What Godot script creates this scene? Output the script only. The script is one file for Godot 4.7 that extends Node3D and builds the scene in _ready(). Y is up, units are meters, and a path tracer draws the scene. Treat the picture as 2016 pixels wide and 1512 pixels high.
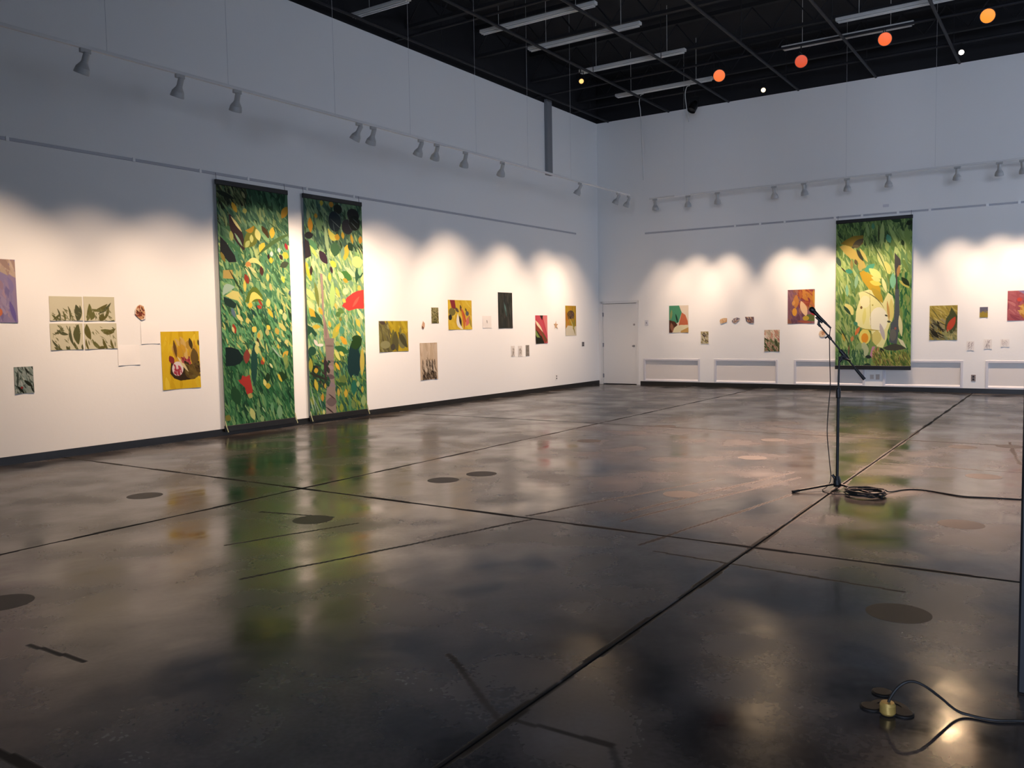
extends Node3D
# A white gallery hall: camera and light first, then the shell, then the things.

const ROOM_X := 20.0
const REVEAL := 1.6  # deep unseen reveals, shaped to keep side daylight off the near left wall
const FRONT_REVEAL := 1.6  # depth of the added front openings, narrows their light
const ROOM_Z := 24.0
const WALL_TOP := 6.9
const ROOF := 8.0
const TRACK_Y := 4.62
const TRACK_X := 1.86
const TRACK_Z := 1.1

var M := {}
var names := {}
var rng := RandomNumberGenerator.new()


class Canvas:
	var im: Image
	var w: int
	var h: int
	var k: float
	var r := RandomNumberGenerator.new()
	func _init(wide: int, aspect: float, back: String, sd: int):
		w = wide
		h = int(wide * aspect)
		k = wide / 100.0
		im = Image.create(w, h, false, Image.FORMAT_RGB8)
		im.fill(Color(back))
		r.seed = sd
	func poly_px(p: PackedVector2Array, col: Color):
		var lo := 1e9
		var hi := -1e9
		for q in p:
			lo = minf(lo, q.y)
			hi = maxf(hi, q.y)
		var n := p.size()
		for y in range(maxi(0, int(lo)), mini(h - 1, int(hi)) + 1):
			var xs := []
			var yc := y + 0.5
			for i in n:
				var a := p[i]
				var b := p[(i + 1) % n]
				if (a.y <= yc) != (b.y <= yc):
					xs.append(a.x + (yc - a.y) * (b.x - a.x) / (b.y - a.y))
			xs.sort()
			for i in range(0, xs.size() - 1, 2):
				var x0 := maxi(0, int(round(xs[i])))
				var x1 := mini(w, int(round(xs[i + 1])))
				if x1 > x0:
					im.fill_rect(Rect2i(x0, y, x1 - x0, 1), col)
	# closed shape through points given in hundredths of the width
	func p(pts: Array, col: String):
		var a := PackedVector2Array()
		for i in range(0, pts.size(), 2):
			a.append(Vector2(pts[i], pts[i + 1]) * k)
		poly_px(a, Color(col))
	func leaf(x1: float, y1: float, x2: float, y2: float, wid: float, bend: float, col: Color):
		var a := Vector2(x1, y1) * k
		var d := Vector2(x2, y2) * k - a
		var nrm := Vector2(-d.y, d.x)
		var side := nrm.normalized() * wid * k * 0.5
		var up := PackedVector2Array()
		var dn := PackedVector2Array()
		for i in 9:
			var t := i / 8.0
			var c := a + d * t + nrm * bend * 4.0 * t * (1.0 - t)
			var s := side * pow(sin(PI * clampf(t, 0.02, 0.98)), 0.75)
			up.append(c + s)
			dn.append(c - s)
		dn.reverse()
		up.append_array(dn)
		poly_px(up, col)
	func l(x1: float, y1: float, x2: float, y2: float, wid: float, col: String, bend := 0.0):
		leaf(x1, y1, x2, y2, wid, bend, Color(col))
	func e(x: float, y: float, rx: float, ry: float, col: String):
		var a := PackedVector2Array()
		for i in 18:
			var t := TAU * i / 18
			a.append(Vector2(x + rx * cos(t), y + ry * sin(t)) * k)
		poly_px(a, Color(col))
	# loose strokes over an area: angle 90 points down the sheet
	func field(x0: float, y0: float, x1: float, y1: float, n: int, length: float, wid: float, ang: float, jit: float, cols: Array):
		for i in n:
			var x := r.randf_range(x0, x1)
			var y := r.randf_range(y0, y1)
			var t := deg_to_rad(ang + r.randf_range(-jit, jit))
			var ln := length * r.randf_range(0.5, 1.3) * 0.5
			var c := Color(cols[r.randi() % cols.size()])
			var v := r.randf_range(-0.035, 0.035)
			c = Color(c.r + v, c.g + v, c.b + v)
			leaf(x - cos(t) * ln, y - sin(t) * ln, x + cos(t) * ln, y + sin(t) * ln, wid * r.randf_range(0.5, 1.4), r.randf_range(-0.12, 0.12), c)
	func tex() -> ImageTexture:
		im.adjust_bcs(0.95, 1.0, 0.86)
		im.resize(maxi(24, int(w * 0.55)), maxi(24, int(h * 0.55)), Image.INTERPOLATE_LANCZOS)
		return ImageTexture.create_from_image(im)


# ---------------------------------------------------------------- helpers
func numbered(called: String) -> String:
	var n: int = names.get(called, 0)
	names[called] = n + 1
	return called if n == 0 else "%s_%03d" % [called, n]

func tag(o: Node, label: String, category: String, group := ""):
	o.set_meta("label", label)
	o.set_meta("category", category)
	if group:
		o.set_meta("group", group)
	return o

func thing(called: String, label: String, category: String, at := Vector3.ZERO, group := "") -> Node3D:
	var o := Node3D.new()
	o.name = numbered(called)
	add_child(o)
	o.position = at
	tag(o, label, category, group)
	return o

func setting(called: String) -> Node3D:
	var o := Node3D.new()
	o.name = called
	add_child(o)
	o.set_meta("kind", "structure")
	return o

func sb() -> SurfaceTool:
	var st := SurfaceTool.new()
	st.begin(Mesh.PRIMITIVE_TRIANGLES)
	return st

func obj(called: String, st: SurfaceTool, m: Material, parent: Node) -> MeshInstance3D:
	st.generate_normals()
	return part(called, st.commit(), m, parent)

func part(called: String, mesh: Mesh, m: Material, parent: Node) -> MeshInstance3D:
	var o := MeshInstance3D.new()
	o.name = called
	o.mesh = mesh
	if m:
		o.material_override = m
	parent.add_child(o, true)
	return o

# corners counter-clockwise as seen from outside
func quad(st: SurfaceTool, a: Vector3, b: Vector3, c: Vector3, d: Vector3, smooth := -1):
	for q in [a, c, b, a, d, c]:
		st.set_smooth_group(smooth)
		st.add_vertex(q)

func bx(st: SurfaceTool, lo: Vector3, hi: Vector3, xf := Transform3D()):
	var v := []
	for i in 8:
		v.append(xf * Vector3(hi.x if i & 1 else lo.x, hi.y if i & 2 else lo.y, hi.z if i & 4 else lo.z))
	quad(st, v[4], v[5], v[7], v[6])
	quad(st, v[1], v[0], v[2], v[3])
	quad(st, v[5], v[1], v[3], v[7])
	quad(st, v[0], v[4], v[6], v[2])
	quad(st, v[6], v[7], v[3], v[2])
	quad(st, v[0], v[1], v[5], v[4])

# box with its edges cut back by c
func chamfer(st: SurfaceTool, lo: Vector3, hi: Vector3, c: float, xf := Transform3D()):
	var f := func(ix: int, iy: int, iz: int, ax: int) -> Vector3:
		var q := Vector3(hi.x if ix else lo.x, hi.y if iy else lo.y, hi.z if iz else lo.z)
		var inw := Vector3(-c if ix else c, -c if iy else c, -c if iz else c)
		inw[ax] = 0
		return xf * (q + inw)
	for ax in 3:
		for s in 2:
			var i := [[0, 0], [1, 0], [1, 1], [0, 1]]
			var pts := []
			for j in 4:
				var b := [0, 0, 0]
				b[ax] = s
				b[(ax + 1) % 3] = i[j][0]
				b[(ax + 2) % 3] = i[j][1]
				pts.append(f.call(b[0], b[1], b[2], ax))
			if s:
				quad(st, pts[0], pts[1], pts[2], pts[3])
			else:
				quad(st, pts[0], pts[3], pts[2], pts[1])
	for ax in 3:
		var a1 := (ax + 1) % 3
		var a2 := (ax + 2) % 3
		for s in 4:
			var b0 := [0, 0, 0]
			b0[a1] = s & 1
			b0[a2] = s >> 1
			var b1 := b0.duplicate()
			b1[ax] = 1
			var p0: Vector3 = f.call(b0[0], b0[1], b0[2], a1)
			var p1: Vector3 = f.call(b1[0], b1[1], b1[2], a1)
			var p2: Vector3 = f.call(b1[0], b1[1], b1[2], a2)
			var p3: Vector3 = f.call(b0[0], b0[1], b0[2], a2)
			if s == 0 or s == 3:
				quad(st, p0, p3, p2, p1)
			else:
				quad(st, p0, p1, p2, p3)

	for i in 8:
		var b := [i & 1, (i >> 1) & 1, i >> 2]
		var t := [f.call(b[0], b[1], b[2], 0), f.call(b[0], b[1], b[2], 1), f.call(b[0], b[1], b[2], 2)]
		if (b[0] + b[1] + b[2]) % 2 == 0:
			t.reverse()
		for v in t:
			st.set_smooth_group(-1)
			st.add_vertex(v)

func frame_of(dir: Vector3) -> Basis:
	var y := dir.normalized()
	var x := y.cross(Vector3.FORWARD if absf(y.z) < 0.9 else Vector3.RIGHT).normalized()
	return Basis(x, y, x.cross(y))

# turned shape: profile of (radius, height) pairs along +y of xf
func lathe(st: SurfaceTool, prof: Array, n: int, xf := Transform3D(), smooth := 1):
	for i in prof.size() - 1:
		var p: Vector2 = prof[i]
		var q: Vector2 = prof[i + 1]
		for j in n:
			var t0 := TAU * j / n
			var t1 := TAU * (j + 1) / n
			var a := xf * Vector3(p.x * cos(t0), p.y, p.x * sin(t0))
			var b := xf * Vector3(p.x * cos(t1), p.y, p.x * sin(t1))
			var c := xf * Vector3(q.x * cos(t1), q.y, q.x * sin(t1))
			var d := xf * Vector3(q.x * cos(t0), q.y, q.x * sin(t0))
			var g := smooth + i if smooth >= 0 else -1
			if p.x < 1e-6:
				for v in [a, c, d]:
					st.set_smooth_group(g)
					st.add_vertex(v)
			elif q.x < 1e-6:
				for v in [a, b, c]:
					st.set_smooth_group(g)
					st.add_vertex(v)
			else:
				for v in [a, b, c, a, c, d]:
					st.set_smooth_group(g)
					st.add_vertex(v)

func rod(st: SurfaceTool, a: Vector3, b: Vector3, r0: float, r1: float, n := 10):
	var d := b - a
	lathe(st, [Vector2(0, 0), Vector2(r0, 0), Vector2(r1, d.length()), Vector2(0, d.length())], n, Transform3D(frame_of(d), a))

# round tube along a path of points, smoothed
func tube(st: SurfaceTool, pts: Array, r: float, n := 8, steps := 6):
	var c := Curve3D.new()
	for i in pts.size():
		var prev: Vector3 = pts[maxi(i - 1, 0)]
		var next: Vector3 = pts[mini(i + 1, pts.size() - 1)]
		var t := (next - prev) / 6.0
		c.add_point(pts[i], -t, t)
	var path := []
	for i in pts.size() - 1:
		for j in steps:
			path.append(c.sample(i, j / float(steps)))
	path.append(pts[-1])
	var rings := []
	var x := Vector3.ZERO
	for i in path.size():
		var d: Vector3 = (path[mini(i + 1, path.size() - 1)] - path[maxi(i - 1, 0)]).normalized()
		if i == 0:
			x = frame_of(d).x
		x = (x - d * x.dot(d)).normalized()
		var y := d.cross(x)
		var ring := []
		for j in n:
			var t := TAU * j / n
			ring.append(path[i] + (x * cos(t) + y * sin(t)) * r)
		rings.append(ring)
	for i in rings.size() - 1:
		for j in n:
			var k := (j + 1) % n
			quad(st, rings[i][j], rings[i][k], rings[i + 1][k], rings[i + 1][j], 1)
	for j in range(1, n - 1):
		for v in [rings[0][0], rings[0][j], rings[0][j + 1]]:
			st.set_smooth_group(-1)
			st.add_vertex(v)
		for v in [rings[-1][0], rings[-1][j + 1], rings[-1][j]]:
			st.set_smooth_group(-1)
			st.add_vertex(v)

func mat(col: String, rough := 0.6, metal := 0.0) -> StandardMaterial3D:
	var m := StandardMaterial3D.new()
	m.albedo_color = Color(col)
	m.roughness = rough
	m.metallic = metal
	return m

func glow(col: String, energy: float, base := "ffffff") -> StandardMaterial3D:
	var m := mat(base, 0.4)
	m.emission_enabled = true
	m.emission = Color(col)
	m.emission_energy_multiplier = energy
	return m

# ---------------------------------------------------------------- the scene
func _ready():
	rng.seed = 7
	# camera
	var cam := Camera3D.new()
	cam.name = "camera"
	add_child(cam)
	cam.position = Vector3(10.758, 1.55, 20.303)
	cam.basis = Basis.from_euler(Vector3(-0.0661, 0.5902, -0.0176))
	cam.fov = 48.74
	cam.near = 0.05
	cam.far = 100.0
	cam.current = true
	# air and exposure: the hall is closed, so the sky only stands outside
	var we := WorldEnvironment.new()
	we.name = "world"
	add_child(we)
	var env := Environment.new()
	env.background_mode = Environment.BG_COLOR
	env.background_color = Color("8fa6c4")
	env.background_energy_multiplier = 0.5
	env.ambient_light_source = Environment.AMBIENT_SOURCE_DISABLED
	env.tonemap_mode = Environment.TONE_MAPPER_LINEAR
	env.tonemap_exposure = 1.0
	env.sdfgi_enabled = true
	env.ssao_enabled = true
	env.ssil_enabled = true
	we.environment = env

	materials()
	daylight()
	walls()
	floor_slabs()
	roof()
	door()
	covers()
	rails()
	tracks()
	stage_lamps()
	artworks()
	fittings()
	microphone()
	power_cord()


func daylight():
	# unseen frosted windows added for cool daylight, front row to fill the back wall
	var all := []
	for w in FILL_WINDOWS:
		all.append([Vector3(ROOM_X + REVEAL - 0.2, 2.5, w[0]), 0.0, w[1]])
	for w in FRONT_FILL_WINDOWS:
		all.append([Vector3(w[0], 2.5, ROOM_Z + FRONT_REVEAL - 0.2), -PI / 2, w[1]])
	for i in all.size():
		var w: Array = all[i]
		var o := setting("fill_window_%d" % (i + 1))
		o.position = w[0]
		o.rotation.y = w[1]
		var st := sb()
		for s in [-1, 1]:
			bx(st, Vector3(-0.03, -1.3, s * 0.92 - 0.03), Vector3(0.2, 1.3, s * 0.92 + 0.03))
			bx(st, Vector3(-0.03, s * 1.27 - 0.03, -0.95), Vector3(0.2, s * 1.27 + 0.03, 0.95))
		bx(st, Vector3(0.0, -1.3, -0.02), Vector3(0.15, 1.3, 0.02))
		obj("window_frame", st, M.white_paint, o)
		var g := sb()
		bx(g, Vector3(0.12, -1.28, -0.93), Vector3(0.13, 1.28, 0.93))
		obj("fill_pane", g, glow("d6e2fb", 2.0), o)  # glowing pane added as the source of the cool fill
		var a := AreaLight3D.new()
		a.name = "window_fill"
		o.add_child(a)
		a.position = Vector3(-0.04, 0, 0)
		a.rotation.y = PI / 2
		a.area_size = Vector2(1.8, 2.5)
		a.light_color = Color("cfdfff")
		a.light_energy = w[2]
		a.area_range = 60.0
		a.shadow_enabled = true

const FILL_WINDOWS := [[1.9, 9.0], [4.1, 9.0], [6.3, 9.0], [8.5, 9.0]]
const FRONT_FILL_WINDOWS := [[11.4, 54.0], [13.6, 54.0], [15.8, 54.0]]  # added behind the camera to brighten the back wall


func materials():
	M.white_wall = mat("f1f0ec", 0.72)
	var n := FastNoiseLite.new()
	n.seed = 3
	n.frequency = 0.03
	n.fractal_octaves = 4
	var nt := NoiseTexture2D.new()
	nt.noise = n
	nt.width = 512
	nt.height = 512
	nt.seamless = true
	nt.as_normal_map = true
	nt.bump_strength = 2.0
	M.white_wall.normal_enabled = true
	M.white_wall.normal_texture = nt
	M.white_wall.normal_scale = 0.12
	M.white_wall.uv1_triplanar = true
	M.white_wall.uv1_world_triplanar = true
	M.white_wall.uv1_scale = Vector3.ONE * 0.9
	M.white_paint = mat("efeeea", 0.45)
	M.door_paint = mat("e4e3df", 0.4)
	M.black_wall = mat("17171a", 0.9)
	M.black_roof = mat("101013", 0.9)
	M.black_base = mat("131312", 0.45)
	M.black_metal = mat("0c0c0d", 0.42, 0.3)
	M.black_plastic = mat("0b0b0c", 0.5)
	M.rubber = mat("0d0d0d", 0.62)
	M.roof_pipe = mat("222226", 0.6, 0.3)
	M.roof_beam = mat("151518", 0.8)
	M.grey_rail = mat("b4b5ba", 0.4, 0.1)
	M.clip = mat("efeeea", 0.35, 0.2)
	M.track_white = mat("d9d8d4", 0.4)
	M.head_white = mat("b0afab", 0.45)
	M.head_inside = mat("55534d", 0.5)
	M.strip_white = mat("c9c8c2", 0.5)
	M.tube_off = mat("d9d9d6", 0.3)
	M.hanger = mat("c8c8c8", 0.5)
	M.wire = mat("6f6f70", 0.5, 0.5)
	M.cover_frame = mat("d3d2d6", 0.5)
	M.cover_panel = mat("e4ded7", 0.6)
	M.steel = mat("8d8d90", 0.35, 0.8)
	M.duct = mat("85878a", 0.6, 0.2)
	M.navy = mat("06080e", 0.6)
	M.brass = mat("a88b4a", 0.4, 0.5)
	M.paper = mat("f4f1ec", 0.85)


# a wall panel with oblong holes left out: cuts along its length as [from, to, low, high]
func wall_boxes(st: SurfaceTool, length: float, top: float, holes: Array, put: Callable):
	var us := [0.0, length]
	var vs := [0.0, top]
	for h in holes:
		us += [h[0], h[1]]
		vs += [h[2], h[3]]
	us.sort()
	vs.sort()
	for i in us.size() - 1:
		for j in vs.size() - 1:
			if us[i + 1] - us[i] < 1e-4 or vs[j + 1] - vs[j] < 1e-4:
				continue
			var u: float = (us[i] + us[i + 1]) / 2
			var v: float = (vs[j] + vs[j + 1]) / 2
			var open := false
			for h in holes:
				open = open or (u > h[0] and u < h[1] and v > h[2] and v < h[3])
			if not open:
				put.call(st, us[i], us[i + 1], vs[j], vs[j + 1])


const COVERS := [[1.303, 2.848], [3.218, 4.79], [5.171, 6.751], [7.125, 8.714], [9.131, 10.72], [11.1, 12.69]]
const DOOR := [0.06, 1.16, 2.2]

func walls():
	var wl := setting("wall_left")
	var st := sb()
	bx(st, Vector3(-0.2, -0.1, -0.2), Vector3(0, WALL_TOP, ROOM_Z + 0.2))
	obj("plaster", st, M.white_wall, wl)
	st = sb()
	bx(st, Vector3(-0.2, WALL_TOP, -0.2), Vector3(-0.02, ROOF, ROOM_Z + 0.2))
	obj("black_upper_wall", st, M.black_wall, wl)

	var wb := setting("wall_back")
	st = sb()
	var holes := [[DOOR[0], DOOR[1], -0.01, DOOR[2]]]
	for c in COVERS:
		holes.append([c[0] + 0.03, c[1] - 0.03, 0.11, 0.66])
	wall_boxes(st, ROOM_X, WALL_TOP, holes, func(s, a, b, c, d): bx(s, Vector3(a, c, -0.2), Vector3(b, d, 0)))
	obj("plaster", st, M.white_wall, wb)
	st = sb()
	bx(st, Vector3(0, WALL_TOP, -0.2), Vector3(ROOM_X, ROOF, -0.02))
	obj("black_upper_wall", st, M.black_wall, wb)
	st = sb()
	bx(st, Vector3(-0.2, -0.1, -0.34), Vector3(ROOM_X + 0.2, ROOF, -0.2))
	obj("outer_skin", st, M.black_wall, wb)

	var wr := setting("wall_right")
	st = sb()
	holes = []
	for w in FILL_WINDOWS:
		holes.append([w[0] - 0.95, w[0] + 0.95, 1.2, 3.8])
	wall_boxes(st, ROOM_Z, ROOF, holes, func(s, a, b, c, d): bx(s, Vector3(ROOM_X, c, a), Vector3(ROOM_X + REVEAL, d, b)))
	obj("plaster", st, M.white_wall, wr)

	var wf := setting("wall_front")
	st = sb()
	holes = []
	for w in FRONT_FILL_WINDOWS:
		holes.append([w[0] - 0.95, w[0] + 0.95, 1.2, 3.8])
	wall_boxes(st, ROOM_X, ROOF, holes, func(s, a, b, c, d): bx(s, Vector3(a, c, ROOM_Z), Vector3(b, d, ROOM_Z + FRONT_REVEAL)))
	obj("plaster", st, M.black_wall, wf)

	st = sb()
	bx(st, Vector3(0, 0, 0.02), Vector3(0.016, 0.1, ROOM_Z))
	obj("baseboard_left", st, M.black_base, self).set_meta("kind", "structure")
	st = sb()
	bx(st, Vector3(DOOR[1] + 0.06, 0, 0), Vector3(ROOM_X, 0.1, 0.014))
	obj("baseboard_back", st, M.black_base, self).set_meta("kind", "structure")


const JOINT_X := [-0.05, 4.39, 8.905, 13.42, 17.93, 20.05]
const JOINT_Z := [-0.05, 2.1, 8.33, 14.57, 20.8, 24.05]
const FLOOR_W := 13.6
const FLOOR_L := 22.0

func floor_slabs():
	var f := setting("floor")
	var under := sb()
	bx(under, Vector3(-0.2, -0.2, -0.2), Vector3(ROOM_X + 0.2, -0.012, ROOM_Z + 0.2))
	obj("joint_bed", under, mat("191715", 0.9), f)
	var m := StandardMaterial3D.new()
	var maps := floor_maps()
	m.albedo_texture = maps[0]
	m.roughness_texture = maps[1]
	m.roughness = 1.0
	m.roughness_texture_channel = BaseMaterial3D.TEXTURE_CHANNEL_RED
	m.metallic_specular = FLOOR_SPEC
	var n := FastNoiseLite.new()
	n.seed = 5
	n.frequency = 0.012
	n.fractal_octaves = 5
	var nt := NoiseTexture2D.new()
	nt.noise = n
	nt.width = 1024
	nt.height = 1024
	nt.seamless = true
	nt.as_normal_map = true
	nt.bump_strength = 4.0
	m.normal_enabled = true
	m.normal_texture = nt
	m.normal_scale = 0.06
	for i in JOINT_X.size() - 1:
		for j in JOINT_Z.size() - 1:
			var g := 0.006
			var lo := Vector3(JOINT_X[i] + g, -0.05, JOINT_Z[j] + g)
			var hi := Vector3(JOINT_X[i + 1] - g, 0.0, JOINT_Z[j + 1] - g)
			var st := sb()
			var c := 0.004
			var top := [Vector3(lo.x + c, 0, hi.z - c), Vector3(hi.x - c, 0, hi.z - c), Vector3(hi.x - c, 0, lo.z + c), Vector3(lo.x + c, 0, lo.z + c)]
			var low := [Vector3(lo.x, -c, hi.z), Vector3(hi.x, -c, hi.z), Vector3(hi.x, -c, lo.z), Vector3(lo.x, -c, lo.z)]
			var bot := []
			for q in low:
				bot.append(Vector3(q.x, -0.012, q.z))
			var fv := func(a, b, cc, d):
				for q in [a, cc, b, a, d, cc]:
					st.set_smooth_group(-1)
					st.set_uv(Vector2(q.x / FLOOR_W, q.z / FLOOR_L))
					st.add_vertex(q)
			fv.call(top[0], top[1], top[2], top[3])
			for k in 4:
				var kk := (k + 1) % 4
				fv.call(low[k], low[kk], top[kk], top[k])
				fv.call(bot[k], bot[kk], low[kk], low[k])
			st.generate_normals()
			st.generate_tangents()
			part("floor_slab", st.commit(), m, f)
	# round filled holes in the slabs
	var dm := mat("2b2825", 0.5)
	dm.metallic_specular = 0.35
	for d in [[3.31, 15.57], [5.35, 13.53], [5.48, 13.04], [7.75, 13.06], [7.64, 10.66], [10.0, 10.81], [10.04, 13.13], [9.99, 15.5], [5.56, 17.93], [5.25, 10.22], [5.49, 8.22], [5.53, 15.49], [9.6, 8.7], [7.4, 9.07], [10.09, 8.4]]:
		var st := sb()
		lathe(st, [Vector2(0.165, -0.004), Vector2(0.163, 0.0006), Vector2(0, 0.0012)], 28, Transform3D(Basis(), Vector3(d[0], 0, d[1])))
		obj("floor_patch", st, dm, f)

const FLOOR_SPEC := 0.36

# colour and gloss of the polished concrete, one picture for the whole floor
func floor_maps() -> Array:
	var w := 1088
	var h := 1760
	var ns := []
	for s in [[11, 0.004, 2, 1.0], [12, 0.011, 3, 1.0], [13, 0.05, 2, 1.0], [14, 0.008, 2, 1.0]]:
		var n := FastNoiseLite.new()
		n.noise_type = FastNoiseLite.TYPE_SIMPLEX_SMOOTH
		n.seed = s[0]
		n.frequency = s[1]
		n.fractal_octaves = s[2]
		ns.append(n.get_image(w, h, false, false, true).get_data())
	var a: PackedByteArray = ns[0]
	var b: PackedByteArray = ns[1]
	var c: PackedByteArray = ns[2]
	var d: PackedByteArray = ns[3]
	var col := PackedByteArray()
	col.resize(w * h * 3)
	var gls := PackedByteArray()
	gls.resize(w * h)
	var grain := 12345
	for i in w * h:
		grain = (grain * 1103515245 + 12345) & 0x7fffffff
		var g := (grain >> 16) % 9 - 4.0
		var big := a[i] / 255.0
		var mid := b[i] / 255.0
		var v := 0.82 + 0.25 * (big - 0.5) + 0.95 * (mid - 0.5) + 0.07 * (c[i] / 255.0 - 0.5)
		v = clampf(v, 0.3, 1.25)
		var t := (d[i] / 255.0 - 0.5) * 26.0
		col[i * 3] = int(clampf(FLOOR_RGB[0] * v + t * 0.5 + g, 0, 255))
		col[i * 3 + 1] = int(clampf(FLOOR_RGB[1] * v + g, 0, 255))
		col[i * 3 + 2] = int(clampf(FLOOR_RGB[2] * v - t * 0.5 + g, 0, 255))
		gls[i] = int(clampf(255.0 * (FLOOR_ROUGH + 0.3 * (mid - 0.5) - 0.09 * (d[i] / 255.0 - 0.5) + 0.02 * (c[i] / 255.0 - 0.5)) + g, 20, 255))
	var im := Image.create_from_data(w, h, false, Image.FORMAT_RGB8, col)
	var rg := Image.create_from_data(w, h, false, Image.FORMAT_L8, gls)
	# dirt along the joints, cracks, tyre marks and stains
	var k := w / FLOOR_W
	var stain := func(x0: float, z0: float, x1: float, z1: float, wd: float, op: float):
		var p0 := Vector2(x0, z0) * k
		var p1 := Vector2(x1, z1) * k
		var n := int(p0.distance_to(p1)) + 1
		for i in n + 1:
			var q := p0.lerp(p1, i / float(n))
			var jig := sin(i * 0.13 + x0 * 9.0) * 0.3 + sin(i * 0.041 + z0) * 0.35
			var hw := maxf(0.5, wd * k * 0.5 * (0.75 + 0.4 * sin(i * 0.07 + z1)))
			for yy in range(int(q.y - hw), int(q.y + hw) + 1):
				for xx in range(int(q.x + jig - hw), int(q.x + jig + hw) + 1):
					if xx >= 0 and yy >= 0 and xx < w and yy < h:
						var o := im.get_pixel(xx, yy)
						im.set_pixel(xx, yy, o.lerp(Color(0.06, 0.055, 0.05), minf(0.9, op * 1.6)))
						rg.set_pixel(xx, yy, Color(0.62, 0.62, 0.62))
	for x in [4.39, 8.905]:
		stain.call(x, 0, x, 22.0, 0.04, 0.3)
	for z in [8.33, 14.57, 20.8]:
		stain.call(0, z, FLOOR_W, z, 0.045, 0.35)
	for s in [[8.36, 15.0, 9.95, 15.1, 0.015, 0.5], [8.9, 17.6, 9.35, 17.58, 0.02, 0.2], [9.35, 17.58, 9.6, 17.9, 0.02, 0.12], [6.4, 18.2, 6.85, 18.17, 0.012, 0.18], [7.4, 18.83, 7.7, 18.82, 0.03, 0.6],
			[7.65, 14.0, 8.31, 11.44, 0.02, 0.25], [7.75, 14.3, 8.45, 11.7, 0.016, 0.22], [8.2, 14.9, 8.62, 12.6, 0.02, 0.2], [9.0, 10.4, 10.4, 10.42, 0.03, 0.35], [7.0, 14.5, 7.75, 12.2, 0.015, 0.25], [6.4, 16.9, 7.1, 14.6, 0.015, 0.3],
			[8.3, 17.2, 8.9, 17.65, 0.015, 0.12], [10.05, 8.0, 10.25, 9.8, 0.03, 0.3], [10.25, 9.8, 10.6, 10.4, 0.03, 0.3], [5.6, 16.4, 5.95, 15.4, 0.012, 0.4], [4.9, 15.5, 5.6, 15.35, 0.03, 0.3]]:
		stain.call(s[0], s[1], s[2], s[3], s[4], s[5])
	return [ImageTexture.create_from_image(im), ImageTexture.create_from_image(rg)]

const FLOOR_RGB := [66.0, 63.0, 62.0]
const FLOOR_ROUGH := 0.23


func roof():
	var c := setting("ceiling")
	var st := sb()
	bx(st, Vector3(-0.2, ROOF, -0.34), Vector3(ROOM_X + 0.2, ROOF + 0.2, ROOM_Z + 0.2))
	obj("roof_deck", st, M.black_roof, c)
	# open-web joists across the hall
	for i in 11:
		var z := 1.0 + i * 2.2
		st = sb()
		bx(st, Vector3(0, 7.82, z - 0.06), Vector3(ROOM_X, 7.9, z + 0.06))
		bx(st, Vector3(0, 7.25, z - 0.05), Vector3(ROOM_X, 7.31, z + 0.05))
		for j in 20:
			var x := j * 0.8
			rod(st, Vector3(x, 7.31, z), Vector3(x + 0.4, 7.82, z), 0.014, 0.014, 6)
			rod(st, Vector3(x + 0.4, 7.82, z), Vector3(x + 0.8, 7.31, z), 0.014, 0.014, 6)
		obj("roof_joist", st, M.roof_beam, c)
	# lighting pipes running down the hall
	for x in [0.35, 2.05, 3.6, 5.25, 6.92, 8.55, 10.2, 11.85, 13.5, 15.1, 16.7, 18.35]:
		st = sb()
		rod(st, Vector3(x, 6.9, 0.02), Vector3(x, 6.9, ROOM_Z - 0.02), 0.028, 0.028, 10)
		for k in 8:
			rod(st, Vector3(x, 6.9, 1.0 + k * 3.0), Vector3(x, 8.0, 1.0 + k * 3.0), 0.008, 0.008, 6)
		obj("lighting_pipe", st, M.roof_pipe, c)
	for z in [1.25, 3.03, 7.95]:
		st = sb()
		rod(st, Vector3(0.0, 6.96, z), Vector3(ROOM_X, 6.96, z), 0.026, 0.026, 10)
		obj("lighting_pipe", st, M.roof_pipe, c)
	var spots := [[1.37, 7.12, "second from the left wall in the farthest visible row but two"], [1.57, 5.78, ""], [1.65, 3.86, ""], [1.4, 1.65, ""], [5.67, 2.77, ""], [6.93, 3.75, ""], [-0.9, 9.14, ""]]
	var labels := ["long unlit white strip light under the black ceiling, top left of three stacked strips", "long unlit white strip light, middle of three above the left wall corner", "long unlit white strip light, lowest of three and left of the hanging white wires",
		"long unlit white strip light that two white wires hang from, nearest the corner", "unlit white strip light between the two middle orange stage lamps", "unlit white strip light running to the top right, above the orange lamps", "unlit white strip light mostly cut off by the top edge of the picture"]
	for i in spots.size():
		var x0: float = maxf(spots[i][0], 0.06)
		var ln := 2.42 if i < 6 else 1.3
		var t := thing("strip_light", labels[i], "strip light", Vector3(x0, 7.02, spots[i][1]), "unlit strip lights under the black ceiling")
		st = sb()
		chamfer(st, Vector3(0, 0, -0.055), Vector3(ln, 0.06, 0.055), 0.008)
		for k in 2:
			rod(st, Vector3(0.4 + k * (ln - 0.8), 0.06, 0), Vector3(0.4 + k * (ln - 0.8), 0.98, 0), 0.005, 0.005, 6)
		obj("housing", st, M.strip_white, t)
		for s in [-1, 1]:
			st = sb()
			rod(st, Vector3(0.04, -0.016, s * 0.03), Vector3(ln - 0.04, -0.016, s * 0.03), 0.014, 0.014, 8)
			obj("tube", st, M.tube_off, t)


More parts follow.
